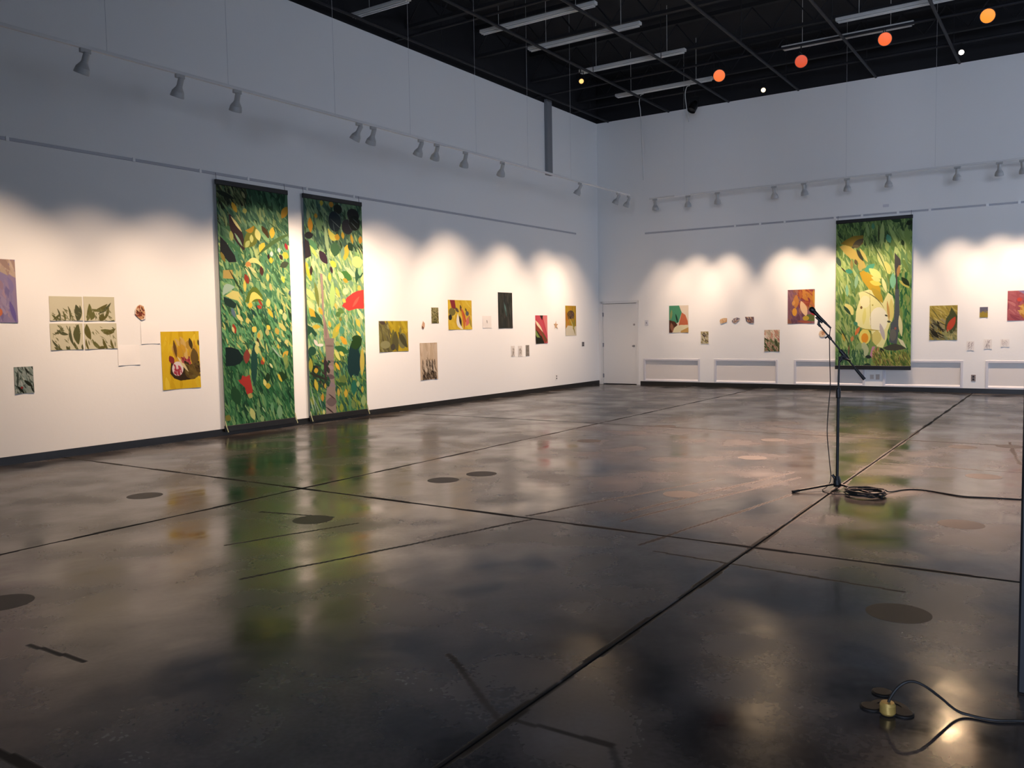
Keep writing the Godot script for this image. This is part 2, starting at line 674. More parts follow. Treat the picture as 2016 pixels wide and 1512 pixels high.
func door():
	var d := setting("door_1")
	var st := sb()
	var x0: float = DOOR[0]
	var x1: float = DOOR[1]
	bx(st, Vector3(x0, 0, -0.15), Vector3(x0 + 0.06, DOOR[2], 0.012))
	bx(st, Vector3(x1 - 0.05, 0, -0.15), Vector3(x1 + 0.01, DOOR[2], 0.012))
	bx(st, Vector3(x0, DOOR[2] - 0.05, -0.15), Vector3(x1 + 0.01, DOOR[2] + 0.01, 0.012))
	obj("door_frame", st, M.door_paint, d)
	st = sb()
	bx(st, Vector3(x0 + 0.06, 0.0, -0.15), Vector3(x1 - 0.05, 0.006, 0.0))
	obj("threshold", st, M.black_metal, d)
	var leaf := sb()
	chamfer(leaf, Vector3(x0 + 0.066, 0.02, -0.05), Vector3(x1 - 0.056, DOOR[2] - 0.062, -0.006), 0.003)
	var lf := obj("door_leaf", leaf, M.door_paint, d)
	for y in [0.23, 1.05, 1.86]:
		st = sb()
		rod(st, Vector3(x0 + 0.064, y - 0.055, 0.008), Vector3(x0 + 0.064, y + 0.055, 0.008), 0.011, 0.011, 8)
		bx(st, Vector3(x0 + 0.05, y - 0.05, -0.004), Vector3(x0 + 0.09, y + 0.05, 0.002))
		obj("hinge", st, M.steel, lf)
	st = sb()
	lathe(st, [Vector2(0, 0), Vector2(0.03, 0), Vector2(0.03, 0.008), Vector2(0.012, 0.014), Vector2(0.012, 0.04), Vector2(0.026, 0.05), Vector2(0.026, 0.062), Vector2(0, 0.068)], 14, Transform3D(Basis(Vector3.RIGHT, PI / 2), Vector3(x1 - 0.13, 1.02, -0.006)))
	obj("door_knob", st, M.steel, lf)
	st = sb()
	lathe(st, [Vector2(0, 0), Vector2(0.028, 0), Vector2(0.024, 0.014), Vector2(0, 0.016)], 14, Transform3D(Basis(Vector3.RIGHT, PI / 2), Vector3(x1 - 0.12, 1.58, -0.006)))
	obj("lock_cylinder", st, M.steel, lf)


func covers():
	var what := ["leftmost recessed grey radiator cover, beside the white door", "second recessed grey radiator cover from the white door", "recessed grey radiator cover behind the microphone stand pole", "recessed grey radiator cover under the right half of the lone tall banner", "recessed grey radiator cover at the right edge of the picture", "recessed grey radiator cover past the right edge of the picture"]
	for i in COVERS.size():
		var x0: float = COVERS[i][0]
		var x1: float = COVERS[i][1]
		var t := thing("radiator_cover", what[i], "radiator cover", Vector3((x0 + x1) / 2, 0, 0), "recessed radiator covers along the back wall")
		var hw := (x1 - x0) / 2
		var st := sb()
		var w := 0.05
		for s in [[-hw, -hw + w, 0.085, 0.69], [hw - w, hw, 0.085, 0.69], [-hw + w, hw - w, 0.085, 0.085 + w], [-hw + w, hw - w, 0.69 - w, 0.69]]:
			chamfer(st, Vector3(s[0], s[2], -0.03), Vector3(s[1], s[3], 0.012), 0.004)
		obj("frame", st, M.cover_frame, t)
		st = sb()
		bx(st, Vector3(-hw + 0.031, 0.111, -0.06), Vector3(hw - 0.031, 0.659, -0.02))
		obj("back_panel", st, M.cover_panel, t)
		st = sb()
		quad(st, Vector3(-hw + w, 0.135, 0.0), Vector3(hw - w, 0.135, 0.0), Vector3(hw - w, 0.165, -0.0195), Vector3(-hw + w, 0.165, -0.0195))
		quad(st, Vector3(-hw + w, 0.112, -0.0195), Vector3(hw - w, 0.112, -0.0195), Vector3(hw - w, 0.135, 0), Vector3(-hw + w, 0.135, 0))
		obj("sloping_sill", st, M.cover_frame, t)


func rails():
	var t := thing("picture_rail", "slim grey hanging rail running along the left wall above the two tall banners", "picture rail", Vector3(0, 3.92, 8))
	var st := sb()
	chamfer(st, Vector3(0, -0.02, -6.8), Vector3(0.018, 0.02, 16.0), 0.004)
	obj("rail", st, M.grey_rail, t)
	for z in [15.05, 13.41, 12.36, 11.5, 10.3, 9.2]:
		st = sb()
		chamfer(st, Vector3(0.012, -0.03, z - 8.02), Vector3(0.03, 0.03, z - 7.98), 0.004)
		obj("rail_clip", st, M.clip, t)
	t = thing("picture_rail", "slim grey hanging rail running along the back wall above the lone tall banner", "picture rail", Vector3(1.375, 3.92, 0))
	st = sb()
	chamfer(st, Vector3(0, -0.02, 0), Vector3(18.4, 0.02, 0.018), 0.004)
	obj("rail", st, M.grey_rail, t)
	for x in [3.76, 4.37, 4.95, 6.08, 6.66, 7.4, 8.03, 9.11, 9.68]:
		st = sb()
		chamfer(st, Vector3(x - 1.375 - 0.025, -0.035, 0.012), Vector3(x - 1.375 + 0.025, 0.035, 0.032), 0.004)
		obj("rail_clip", st, M.clip, t)


func make_head() -> Node3D:
	var o := Node3D.new()
	o.name = "track_light"
	# adapter and stem hang straight down from the track; the bell is turned about the knuckle
	var st := sb()
	chamfer(st, Vector3(-0.018, -0.045, -0.06), Vector3(0.018, -0.0, 0.06), 0.004)
	rod(st, Vector3(0, -0.04, 0), Vector3(0, -0.1, 0), 0.011, 0.011, 8)
	obj("adapter", st, M.head_white, o)
	return o

func bell_parts(o: Node3D, aim: Vector3, energy: float, angle: float, col: Color, lit := true):
	var k := Vector3(0, -0.1, 0)
	var d := (aim - (o.position + k)).normalized()
	var xf := Transform3D(frame_of(d), k - d * 0.05)
	var st := sb()
	lathe(st, [Vector2(0, -0.02), Vector2(0.03, -0.015), Vector2(0.034, 0.0), Vector2(0.034, 0.08), Vector2(0.04, 0.1), Vector2(0.07, 0.15), Vector2(0.08, 0.2), Vector2(0.08, 0.215), Vector2(0.074, 0.215), Vector2(0.066, 0.16)], 18, xf)
	obj("bell", st, M.head_white, o)
	st = sb()
	lathe(st, [Vector2(0.0655, 0.165), Vector2(0, 0.178)], 18, xf)
	obj("bulb_face", st, M.bulb if lit else M.head_inside, o)
	if lit:
		var s := SpotLight3D.new()
		s.name = "beam"
		o.add_child(s)
		s.position = k + d * 0.175
		s.basis = Basis.looking_at(d, Vector3(0, 1, 0.01))
		s.light_color = col
		s.light_energy = energy
		s.spot_angle = angle
		s.spot_angle_attenuation = 1.0
		s.light_size = 0.06
		s.spot_range = 40.0
		s.spot_attenuation = 2.0
		s.shadow_enabled = true


const HEADS_L := [[15.1, 15.5, 1.0, 0.82], [13.95, 14.1, 0.8, 0.64], [13.13, 12.75, 0.95, 0.78], [10.95, 11.45, 1.9, 1.0], [10.65, 10.2, 1.8, 1.1], [9.54, 9.4, 1.8, 1.0], [9.13, 8.3, 1.9, 0.7], [8.34, 7.4, 1.2, 0.5], [7.21, 6.1, 1.8, 0.95], [4.29, 4.6, 1.7, 1.0], [2.5, 2.8, 1.6, 0.9], [1.95, 1.7, 1.5, 0.6]]
const HEADS_B := [[2.15, 1.9, 1.5, 0.5], [2.99, 2.6, 1.7, 0.9], [3.71, 3.5, 1.7, 1.0], [5.02, 5.0, 1.8, 1.15], [5.67, 5.8, 1.8, 0.9], [6.57, 6.5, 1.9, 1.0], [7.39, 7.3, 1.7, 1.0], [8.66, 8.5, 1.7, 1.0], [9.39, 9.3, 1.8, 1.1], [9.78, 10.1, 1.8, 1.0], [11.2, 11.2, 1.8, 1.0], [12.6, 12.6, 1.8, 1.0]]
const HEAD_ENERGY := 12.4
const WARM := Color(1.0, 0.865, 0.745)

func tracks():
	M.bulb = glow("ffe9c8", 3.0)
	# left track
	var t := thing("lighting_track", "long white lighting track hung in front of the left wall, carrying bell spotlights", "lighting track", Vector3(TRACK_X, TRACK_Y, 1.9))
	var st := sb()
	chamfer(st, Vector3(-0.018, -0.018, 0), Vector3(0.018, 0.018, ROOM_Z - 2.0), 0.003)
	obj("rail", st, M.track_white, t)
	for z in [17.8, 16.3, 14.85, 13.26, 11.43, 9.79, 8.02, 6.33, 4.67]:
		st = sb()
		rod(st, Vector3(0, 0.018, z - 1.9), Vector3(0, ROOF - TRACK_Y, z - 1.9), 0.0022, 0.0022, 6)
		obj("hanger_rod", st, M.hanger, t)
	t = thing("lighting_track", "long white lighting track hung in front of the back wall, carrying bell spotlights", "lighting track", Vector3(2.0, TRACK_Y, TRACK_Z))
	st = sb()
	chamfer(st, Vector3(0, -0.018, -0.018), Vector3(13.8, 0.018, 0.018), 0.003)
	obj("rail", st, M.track_white, t)
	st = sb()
	chamfer(st, Vector3(0.66, -0.022, -0.022), Vector3(1.06, 0.022, 0.022), 0.003)  # white box standing in for a bright glint on the track
	obj("track_highlight", st, M.clip, t)
	for x in [2.9, 6.55, 8.26, 11.0, 13.5]:
		st = sb()
		rod(st, Vector3(x - 2.0, 0.018, 0), Vector3(x - 2.0, ROOF - TRACK_Y, 0), 0.0022, 0.0022, 6)
		obj("hanger_rod", st, M.hanger, t)
	var ll := ["nearest white bell spotlight at the left end of the left track", "second nearest bell spotlight on the left track, near the upper left corner", "third nearest bell spotlight on the left track, above the left banner's rail", "left one of the close pair of bell spotlights on the left track", "right one of the close pair of bell spotlights on the left track",
		"bell spotlight just right of the close pair on the left track, turned down", "pale bell spotlight second right of the close pair on the left track", "bell spotlight third right of the close pair on the left track", "bell spotlight on the left track halfway between the close pair and the grey duct", "bell spotlight on the left track just past the grey wall duct", "second last bell spotlight on the left track toward the corner", "last bell spotlight on the left track, at the corner end"]
	for i in HEADS_L.size():
		var hd: Array = HEADS_L[i]
		var o := make_head()
		o.name = numbered("track_light")
		add_child(o)
		o.position = Vector3(TRACK_X, TRACK_Y - 0.018, hd[0])
		tag(o, ll[i], "spotlight", "bell spotlights on the left track")
		bell_parts(o, Vector3(0, hd[2] - 0.6, hd[1]), HEAD_ENERGY * hd[3], 37.0, WARM)
	var lb := ["first bell spotlight on the back track, hanging at the corner", "second bell spotlight on the back track, under the bright piece of rail", "third bell spotlight on the back track from the corner", "fourth bell spotlight on the back track, left of the slanted one", "slanted fifth bell spotlight on the back track", "sixth bell spotlight on the back track, above the left edge of the tall banner", "seventh bell spotlight on the back track, above the middle of the tall banner", "bell spotlight on the back track right of the tall banner", "left one of the bell spotlights bunched at the right edge of the back track", "right one of the bell spotlights bunched at the right edge of the back track", "bell spotlight on the back track beyond the right edge", "farthest right bell spotlight on the back track beyond the edge"]
	for i in HEADS_B.size():
		var hd: Array = HEADS_B[i]
		var o := make_head()
		o.name = numbered("track_light")
		add_child(o)
		o.position = Vector3(hd[0], TRACK_Y - 0.018, TRACK_Z)
		o.get_child(0).rotation.y = PI / 2
		tag(o, lb[i], "spotlight", "bell spotlights on the back track")
		bell_parts(o, Vector3(hd[1], hd[2] - 0.3, 0), HEAD_ENERGY_B * hd[3], 27.0, WARM)

const HEAD_ENERGY_B := 8.7


func stage_lamps():
	var can := func(called: String, at: Vector3, aim: Vector3, label: String, face: Material, r: float, group: String) -> Node3D:
		var t := thing(called, label, "stage lamp", at, group)
		var d := (aim - at).normalized()
		var xf := Transform3D(frame_of(d), Vector3.ZERO)
		var st := sb()
		lathe(st, [Vector2(0, -0.24), Vector2(r * 0.5, -0.235), Vector2(r * 0.75, -0.18), Vector2(r, -0.12), Vector2(r, 0.02), Vector2(r * 0.94, 0.02), Vector2(r * 0.9, -0.05)], 20, xf)
		obj("can", st, M.black_metal, t)
		st = sb()
		lathe(st, [Vector2(r * 0.93, -0.012), Vector2(0, -0.004)], 20, xf)
		obj("lens", st, face, t)
		st = sb()
		var side := xf.basis.x
		side.y = 0
		side = side.normalized()
		for s in [-1.0, 1.0]:
			rod(st, side * s * (r + 0.015) - d * 0.2, side * s * (r + 0.015) - d * 0.2 + Vector3(0, 0.15, 0), 0.008, 0.008, 6)
		rod(st, -side * (r + 0.02) - d * 0.2 + Vector3(0, 0.15, 0), side * (r + 0.02) - d * 0.2 + Vector3(0, 0.15, 0), 0.008, 0.008, 6)
		rod(st, -d * 0.2 + Vector3(0, 0.15, 0), Vector3(-d.x * 0.2, 6.945 - at.y, -d.z * 0.2), 0.012, 0.012, 8)
		obj("yoke", st, M.black_metal, t)
		return t
	var eye := Vector3(10.7, 1.2, 19.5)
	var ol := ["orange gelled stage lamp farthest left, beside the short white strip", "orange gelled stage lamp second from the left, dimmest red of the four", "orange gelled stage lamp third from the left, beside a broken white strip", "largest orange gelled stage lamp, glowing yellow at its top, upper right"]
	var os := [Vector3(4.54, 6.6, 3.24), Vector3(6.16, 6.6, 3.18), Vector3(7.67, 6.715, 3.2), Vector3(9.318, 6.779, 3.2)]
	var oc := [["ff7426", 1.0], ["f2561c", 0.75], ["ff6a1e", 0.95], ["ff8a1c", 1.35]]
	for i in 4:
		var t: Node3D = can.call("stage_lamp", os[i], eye, ol[i], glow(oc[i][0], oc[i][1], "000000"), 0.125, "orange gelled stage lamps under the black ceiling")
		beam(t, Vector3(6.1 + i * 0.95, 0.0, 9.4) - os[i], Color(1.0, 0.81, 0.7), 78.0, 19.0, 0.1)
	var wl := ["small bright white stage lamp at the right, low against the back wall top", "small warm white stage lamp just above the middle of the back wall", "small warm stage lamp hanging above the corner of the left wall"]
	var ws := [Vector3(8.73, 6.733, 1.4), Vector3(4.87, 6.66, 1.4), Vector3(2.1, 6.6, 4.61)]
	var wc := [["fff4ee", 4.0], ["ffe2b0", 3.0], ["ffc070", 1.6]]
	for i in 3:
		var t: Node3D = can.call("stage_lamp", ws[i], Vector3(9.5, 0.8, 16.0), wl[i], glow(wc[i][0], wc[i][1], "000000"), 0.052, "small lit stage lamps under the black ceiling")
		beam(t, Vector3(10.4, 0.3, 17.2) - ws[i], Color(1.0, 0.85, 0.66), [3.2, 2.0, 1.0][i], 22.0, 0.05)
	var t2: Node3D = can.call("stage_lamp", Vector3(9.12, 6.6, 8.11), Vector3(10.2, 0, 17.0), "warm stage lamp above the top edge of the picture, lighting the floor by the cord", glow("ffd9a8", 6.0, "000000"), 0.09, "")
	beam(t2, Vector3(10.2, 0, 16.6) - Vector3(9.12, 6.6, 8.11), Color(1.0, 0.8, 0.6), 3.0, 14.0, 0.09)
	can.call("stage_lamp", Vector3(3.19, 6.5, 1.35), Vector3(2.2, 3.0, 3.4), "unlit black stage lamp hanging in front of the back wall top, beside a white wire", M.black_metal, 0.1, "")
	# thin white wires that hang from the strip nearest the corner
	var wires := [[2.0, ["thin white wire dropping from the strip light, left one of two"]], [3.15, ["thin white wire dropping from the strip light, right one of two"]]]
	for i in 2:
		var x: float = wires[i][0]
		var st := sb()
		tube(st, [Vector3(x + 0.12, 6.972, 1.65), Vector3(x + 0.03, 6.955, 1.62), Vector3(x - 0.02, 6.8, 1.58), Vector3(x + 0.0, 6.5, 1.55), Vector3(x + 0.03, 6.2 - 1.2 * (1 - i), 1.5)], 0.009, 6)
		var o := obj("hanging_wire", st, M.strip_white, self)
		o.name = numbered("hanging_wire")
		tag(o, wires[i][1][0], "wire", "white wires hanging from a strip light")

func beam(t: Node3D, d: Vector3, col: Color, energy: float, angle: float, size: float):
	var s := SpotLight3D.new()
	s.name = "beam"
	t.add_child(s)
	s.position = d.normalized() * 0.03
	s.basis = Basis.looking_at(d.normalized(), Vector3(0, 1, 0.01))
	s.light_color = col
	s.light_energy = energy
	s.spot_angle = angle
	s.spot_angle_attenuation = 1.0
	s.light_size = size
	s.spot_range = 40.0
	s.spot_attenuation = 2.0
	s.shadow_enabled = true


func fittings():
	# duct on the left wall
	var t := thing("wall_duct", "square grey vertical duct on the upper left wall near the corner", "duct", Vector3(0, 5.2, 2.55))
	var st := sb()
	chamfer(st, Vector3(0, 0, -0.11), Vector3(0.09, 1.78, 0.11), 0.006)
	obj("duct_box", st, M.duct, t)
	# small plates on the walls
	var plate := func(called: String, at: Vector3, left: bool, w: float, h: float, label: String, cat: String, kind: int, face: Material):
		var o := thing(called, label, cat, at)
		if left:
			o.rotation.y = PI / 2
		var s := sb()
		chamfer(s, Vector3(-w / 2, -h / 2, 0), Vector3(w / 2, h / 2, 0.008), 0.003)
		obj("plate", s, face, o)
		s = sb()
		if kind == 0:
			chamfer(s, Vector3(-0.012, -0.025, 0.006), Vector3(0.012, 0.025, 0.016), 0.003)
			obj("rocker", s, M.steel, o)
		elif kind == 1:
			for y in [-0.028, 0.028]:
				var q := sb()
				lathe(q, [Vector2(0.02, 0.0), Vector2(0.018, 0.004), Vector2(0, 0.004)], 12, Transform3D(Basis(Vector3.RIGHT, PI / 2), Vector3(0, y, 0.008)))
				obj("socket", q, M.black_plastic, o)
	plate.call("light_switch", Vector3(1.4, 1.62, 0), false, 0.1, 0.14, "small pale light switch plate on the wall beside the white door", "light switch", 0, M.cover_frame)
	plate.call("wall_socket", Vector3(8.91, 0.32, 0), false, 0.085, 0.14, "small dark wall socket between the two rightmost radiator covers", "socket", 1, mat("8d807a", 0.5))
	plate.call("wall_socket", Vector3(0, 1.095, 0.885), true, 0.12, 0.115, "small dark socket on the left wall beside the corner door", "socket", 1, M.steel)
	plate.call("wall_socket", Vector3(0, 0.31, 2.26), true, 0.09, 0.13, "pale low wall socket near the corner end of the left wall", "socket", 1, M.paper)
	plate.call("caption_card", Vector3(6.9, 0.31, 0), false, 0.08, 0.1, "small grey caption card, left of two low between radiator covers", "caption card", 2, mat("cfc6bd", 0.8))
	plate.call("caption_card", Vector3(7.02, 0.31, 0), false, 0.08, 0.12, "small grey caption card, right of two low between radiator covers", "caption card", 2, mat("c2b8af", 0.8))
	plate.call("wall_sensor", Vector3(7.15, 4.09, 0), false, 0.12, 0.06, "tiny grey sensor box on the wall above the lone tall banner", "sensor", 2, M.cover_frame)
	# dark square column at the right edge
	t = thing("steel_column", "dark navy square column cut by the right edge of the picture", "column", Vector3(10.73, 0, 16.15))
	st = sb()
	chamfer(st, Vector3(-0.155, 0, -0.155), Vector3(0.155, ROOF, 0.155), 0.008)
	obj("shaft", st, M.navy, t)


func microphone():
	var base := Vector3(8.914, 0, 12.147)
	var t := thing("microphone_stand", "black tripod boom microphone stand standing on the concrete floor", "microphone stand", base)
	var top := Vector3(0.01, 1.235, 0)
	var st := sb()
	rod(st, Vector3(0, 0.04, 0), Vector3(0.004, 0.92, 0), 0.0135, 0.0135, 12)
	obj("lower_tube", st, M.black_metal, t)
	st = sb()
	rod(st, Vector3(0.004, 0.9, 0), top, 0.009, 0.009, 12)
	obj("upper_tube", st, M.black_metal, t)
	st = sb()
	lathe(st, [Vector2(0, -0.05), Vector2(0.019, -0.05), Vector2(0.022, -0.04), Vector2(0.022, 0.03), Vector2(0.016, 0.05), Vector2(0, 0.05)], 12, Transform3D(Basis(), Vector3(0.004, 0.9, 0)))
	obj("height_clutch", st, M.black_plastic, t)
	st = sb()
	lathe(st, [Vector2(0, 0), Vector2(0.03, 0), Vector2(0.036, 0.02), Vector2(0.034, 0.06), Vector2(0.02, 0.1), Vector2(0, 0.1)], 14, Transform3D(Basis(), Vector3(0, 0.025, 0)))
	rod(st, Vector3(-0.012, 0.09, 0.01), Vector3(-0.04, 0.135, 0.012), 0.012, 0.014, 8)
	obj("hub", st, M.black_plastic, t)
	for p in [Vector3(-0.3, 0.012, 0.36), Vector3(0.42, 0.012, 0.22), Vector3(-0.12, 0.012, -0.42)]:
		st = sb()
		var q := Vector3(0, 0.05, 0) + Vector3(p.x, 0, p.z).normalized() * 0.025
		rod(st, q, p, 0.01, 0.009, 8)
		var leg := obj("leg", st, M.black_metal, t)
		st = sb()
		rod(st, p + (q - p).normalized() * 0.06, p + (p - q).normalized() * 0.012, 0.013, 0.013, 8)
		obj("rubber_foot", st, M.rubber, leg)
	# boom
	var b0 := Vector3(-0.161, 1.526, 0.036)
	var b1 := Vector3(0.221, 1.024, -0.05)
	var dir := (b1 - b0).normalized()
	st = sb()
	rod(st, b0, b1, 0.0075, 0.0075, 10)
	obj("boom", st, M.black_metal, t)
	st = sb()
	rod(st, b1 - dir * 0.13, b1, 0.0135, 0.0155, 12)
	obj("counterweight", st, M.rubber, t)
	st = sb()
	rod(st, b0 + dir * 0.12, b0 + dir * 0.17, 0.013, 0.013, 10)
	rod(st, b0 + dir * 0.13, b0 + dir * 0.13 + Vector3(-0.03, -0.02, 0.0), 0.006, 0.008, 8)
	obj("cable_clip", st, M.black_plastic, t)
	st = sb()
	var cl := b0 + dir * 0.345
	rod(st, cl - dir * 0.05, cl + dir * 0.06, 0.018, 0.018, 12)
	lathe(st, [Vector2(0, -0.03), Vector2(0.024, -0.03), Vector2(0.024, 0.03), Vector2(0, 0.03)], 14, Transform3D(Basis(Vector3.RIGHT, PI / 2), cl + Vector3(0.002, -0.03, 0.01)))
	rod(st, top + Vector3(0, -0.05, 0), cl, 0.014, 0.014, 10)
	rod(st, cl + Vector3(0, -0.03, 0.04), cl + Vector3(0.07, -0.06, 0.05), 0.007, 0.009, 8)
	obj("boom_clutch", st, M.black_plastic, t)
	st = sb()
	rod(st, b0 + dir * 0.015, b0 - dir * 0.02, 0.012, 0.012, 10)
	rod(st, b0 - dir * 0.01, b0 + Vector3(-0.002, 0.046, 0.0), 0.011, 0.011, 10)
	rod(st, b0 + Vector3(-0.03, 0.075, 0.004), b0 + Vector3(0.028, 0.022, -0.01), 0.011, 0.011, 12)
	obj("microphone_clip", st, M.black_plastic, t)

	# the microphone lies in the clip
	var tip := Vector3(8.672, 1.69, 12.203)
	var tail := Vector3(8.815, 1.535, 12.17)
	var md := (tip - tail).normalized()
	t = thing("microphone", "black handheld microphone pointing up left in the boom stand's clip", "microphone", tail)
	var xf := Transform3D(frame_of(md), Vector3.ZERO)
	var ln := tip.distance_to(tail)
	st = sb()
	lathe(st, [Vector2(0, 0), Vector2(0.0095, 0), Vector2(0.0115, 0.01), Vector2(0.0125, 0.08), Vector2(0.017, ln - 0.065), Vector2(0.02, ln - 0.05), Vector2(0, ln - 0.05)], 16, xf)
	obj("handle", st, M.black_metal, t)
	st = sb()
	var pr := [Vector2(0.019, ln - 0.052), Vector2(0.0245, ln - 0.046)]
	for i in 7:
		var a := i / 6.0 * PI / 2
		pr.append(Vector2(0.0255 * cos(a), ln - 0.0255 + 0.0255 * sin(a)))
	pr[-1].x = 0.0
	lathe(st, pr, 18, xf, 5)
	var grille := mat("23272b", 0.45, 0.6)
	obj("grille", st, grille, t)

	# its cable: down beside the pole, a coil at the feet, away to the right
	t = thing("microphone_cable", "thin black cable hanging from the microphone, coiled at the stand's foot and running right", "cable", Vector3(8.9, 0, 12.2))
	var o := Vector3(8.9, 0, 12.2)
	st = sb()
	rod(st, tail - o + md * 0.002, tail - o - md * 0.055, 0.0095, 0.008, 10)
	obj("plug", st, M.black_plastic, t)
	st = sb()
	var run := []
	for q in [tail - md * 0.05, Vector3(8.842, 1.42, 12.167), Vector3(8.843, 1.244, 12.165), Vector3(8.85, 0.961, 12.163), Vector3(8.832, 0.7, 12.167), Vector3(8.828, 0.5, 12.168), Vector3(8.85, 0.25, 12.165), Vector3(8.862, 0.09, 12.17), Vector3(8.83, 0.02, 12.19), Vector3(8.82, 0.008, 12.3), Vector3(8.92, 0.006, 12.42), Vector3(9.05, 0.012, 12.42)]:
		run.append(q - o)
	tube(st, run, 0.0042, 7)
	obj("hanging_run", st, M.rubber, t)
	st = sb()
	var coil := []
	rng.seed = 21
	for i in 96:
		var a := TAU * i / 12.0 + PI
		var r := 0.155 + rng.randf_range(-0.028, 0.02)
		coil.append(Vector3(9.2 + cos(a) * r * 1.05, 0.008 + 0.042 * i / 95.0 + rng.randf_range(0, 0.012), 12.34 + sin(a) * r) - o)
	tube(st, coil, 0.0052, 6, 3)
	obj("coil", st, M.rubber, t)
	st = sb()
	run = []
	for q in [coil[-1] + o, Vector3(9.3, 0.05, 12.22), Vector3(9.36, 0.012, 12.12), Vector3(9.45, 0.007, 11.93), Vector3(9.55, 0.006, 11.86), Vector3(9.65, 0.006, 11.87), Vector3(9.82, 0.006, 11.95), Vector3(9.95, 0.006, 12.0), Vector3(10.18, 0.006, 11.95), Vector3(10.37, 0.006, 11.92), Vector3(10.7, 0.006, 11.9), Vector3(11.3, 0.006, 12.2), Vector3(12.2, 0.006, 12.1)]:
		run.append(q - o)
	tube(st, run, 0.006, 7)
	obj("floor_run", st, M.rubber, t)


func power_cord():
	# sunk floor box with open lids
	var c := Vector3(10.155, 0, 16.72)
	var t := thing("floor_box", "dark round floor outlet set in the concrete, its small lids folded open", "floor outlet", c)
	var st := sb()
	lathe(st, [Vector2(0.075, 0.0005), Vector2(0.072, 0.004), Vector2(0.05, 0.004), Vector2(0.046, 0.001), Vector2(0, 0.001)], 24)
	obj("ring", st, mat("1d1a17", 0.5, 0.4), t)
	for q in [[Vector3(-0.062, 0, 0.035), 0.3], [Vector3(-0.05, 0, -0.13), -0.5], [Vector3(0.055, 0, 0.03), 1.2]]:
		st = sb()
		lathe(st, [Vector2(0.042, 0.001), Vector2(0.042, 0.006), Vector2(0.036, 0.009), Vector2(0, 0.009)], 18, Transform3D(Basis(Vector3.UP, q[1]), q[0]))
		obj("lid", st, mat("15120f", 0.55, 0.3), t)
	t = thing("power_cord", "black power cord with a brass coloured plug arching out of the floor outlet", "power cord", Vector3(10.161, 0, 16.79))
	var o := Vector3(10.161, 0, 16.79)
	st = sb()
	lathe(st, [Vector2(0, 0.004), Vector2(0.024, 0.004), Vector2(0.03, 0.012), Vector2(0.03, 0.042), Vector2(0.024, 0.052), Vector2(0, 0.054)], 18)
	obj("plug", st, M.brass, t)
	st = sb()
	var run := []
	for q in [Vector3(10.162, 0.045, 16.79), Vector3(10.172, 0.075, 16.788), Vector3(10.192, 0.11, 16.78), Vector3(10.218, 0.135, 16.77), Vector3(10.248, 0.14, 16.75), Vector3(10.29, 0.12, 16.73), Vector3(10.34, 0.07, 16.69), Vector3(10.385, 0.024, 16.66), Vector3(10.43, 0.008, 16.645), Vector3(10.52, 0.007, 16.64), Vector3(10.615, 0.007, 16.59), Vector3(10.85, 0.007, 16.5), Vector3(11.3, 0.007, 16.7)]:
		run.append(q - o)
	tube(st, run, 0.0055, 8)
	obj("cord", st, M.rubber, t)


# ---------------------------------------------------------------- works on paper
# a sheet facing +z, its middle at the origin, slightly bowed and lifting at the lower corners
func sheet(w: float, h: float, bow: float, curl: float, nx := 6, ny := 8) -> ArrayMesh:
	var st := sb()
	var at := func(i: int, j: int, back: float) -> Vector3:
		var u := i / float(nx)
		var v := j / float(ny)
		var z := 0.004 + bow * sin(v * PI) * (0.6 + 0.4 * sin(u * 5.0)) + curl * pow(v, 5.0) * (0.5 + 0.5 * cos(u * TAU))
		return Vector3((u - 0.5) * w, (0.5 - v) * h, z - back)
	for side in 2:
		for i in nx:
			for j in ny:
				var q := [[i, j + 1], [i + 1, j + 1], [i + 1, j], [i, j]]
				var order := [0, 2, 1, 0, 3, 2] if side == 0 else [0, 1, 2, 0, 2, 3]
				for k in order:
					st.set_smooth_group(side + 1)
					st.set_uv(Vector2(q[k][0] / float(nx), q[k][1] / float(ny)))
					st.add_vertex(at.call(q[k][0], q[k][1], 0.002 * side))
	var ring := []
	for i in nx:
		ring.append([i, ny])
	for j in ny:
		ring.append([nx, ny - j])
	for i in nx:
		ring.append([nx - i, 0])
	for j in ny:
		ring.append([0, j])
	for i in ring.size():
		var a: Array = ring[i]
		var b: Array = ring[(i + 1) % ring.size()]
		var v := [at.call(a[0], a[1], 0.002), at.call(b[0], b[1], 0.002), at.call(b[0], b[1], 0.0), at.call(a[0], a[1], 0.0)]
		for k in [0, 2, 1, 0, 3, 2]:
			st.set_smooth_group(-1)
			st.set_uv(Vector2(0.01, 0.01))
			st.add_vertex(v[k])
	st.generate_normals()
	return st.commit()

func painted(c: Canvas, rough := 0.8) -> StandardMaterial3D:
	var m := StandardMaterial3D.new()
	m.albedo_texture = c.tex()
	m.roughness = rough
	m.metallic_specular = 0.25
	m.texture_repeat = false
	return m

# a sheet on a wall: a and b are its ends along the wall, on the left wall from near to far
func hang(called: String, label: String, cat: String, left: bool, a: float, b: float, y0: float, y1: float, m: Material, group := "", bow := 0.004, curl := 0.006):
	var mid := (a + b) / 2
	var o := part("x", sheet(absf(b - a), y1 - y0, bow, curl), m, self)
	o.name = numbered(called)
	o.position = Vector3(0, (y0 + y1) / 2, mid) if left else Vector3(mid, (y0 + y1) / 2, 0)
	if left:
		o.rotation.y = PI / 2
	tag(o, label, cat, group)
	return o

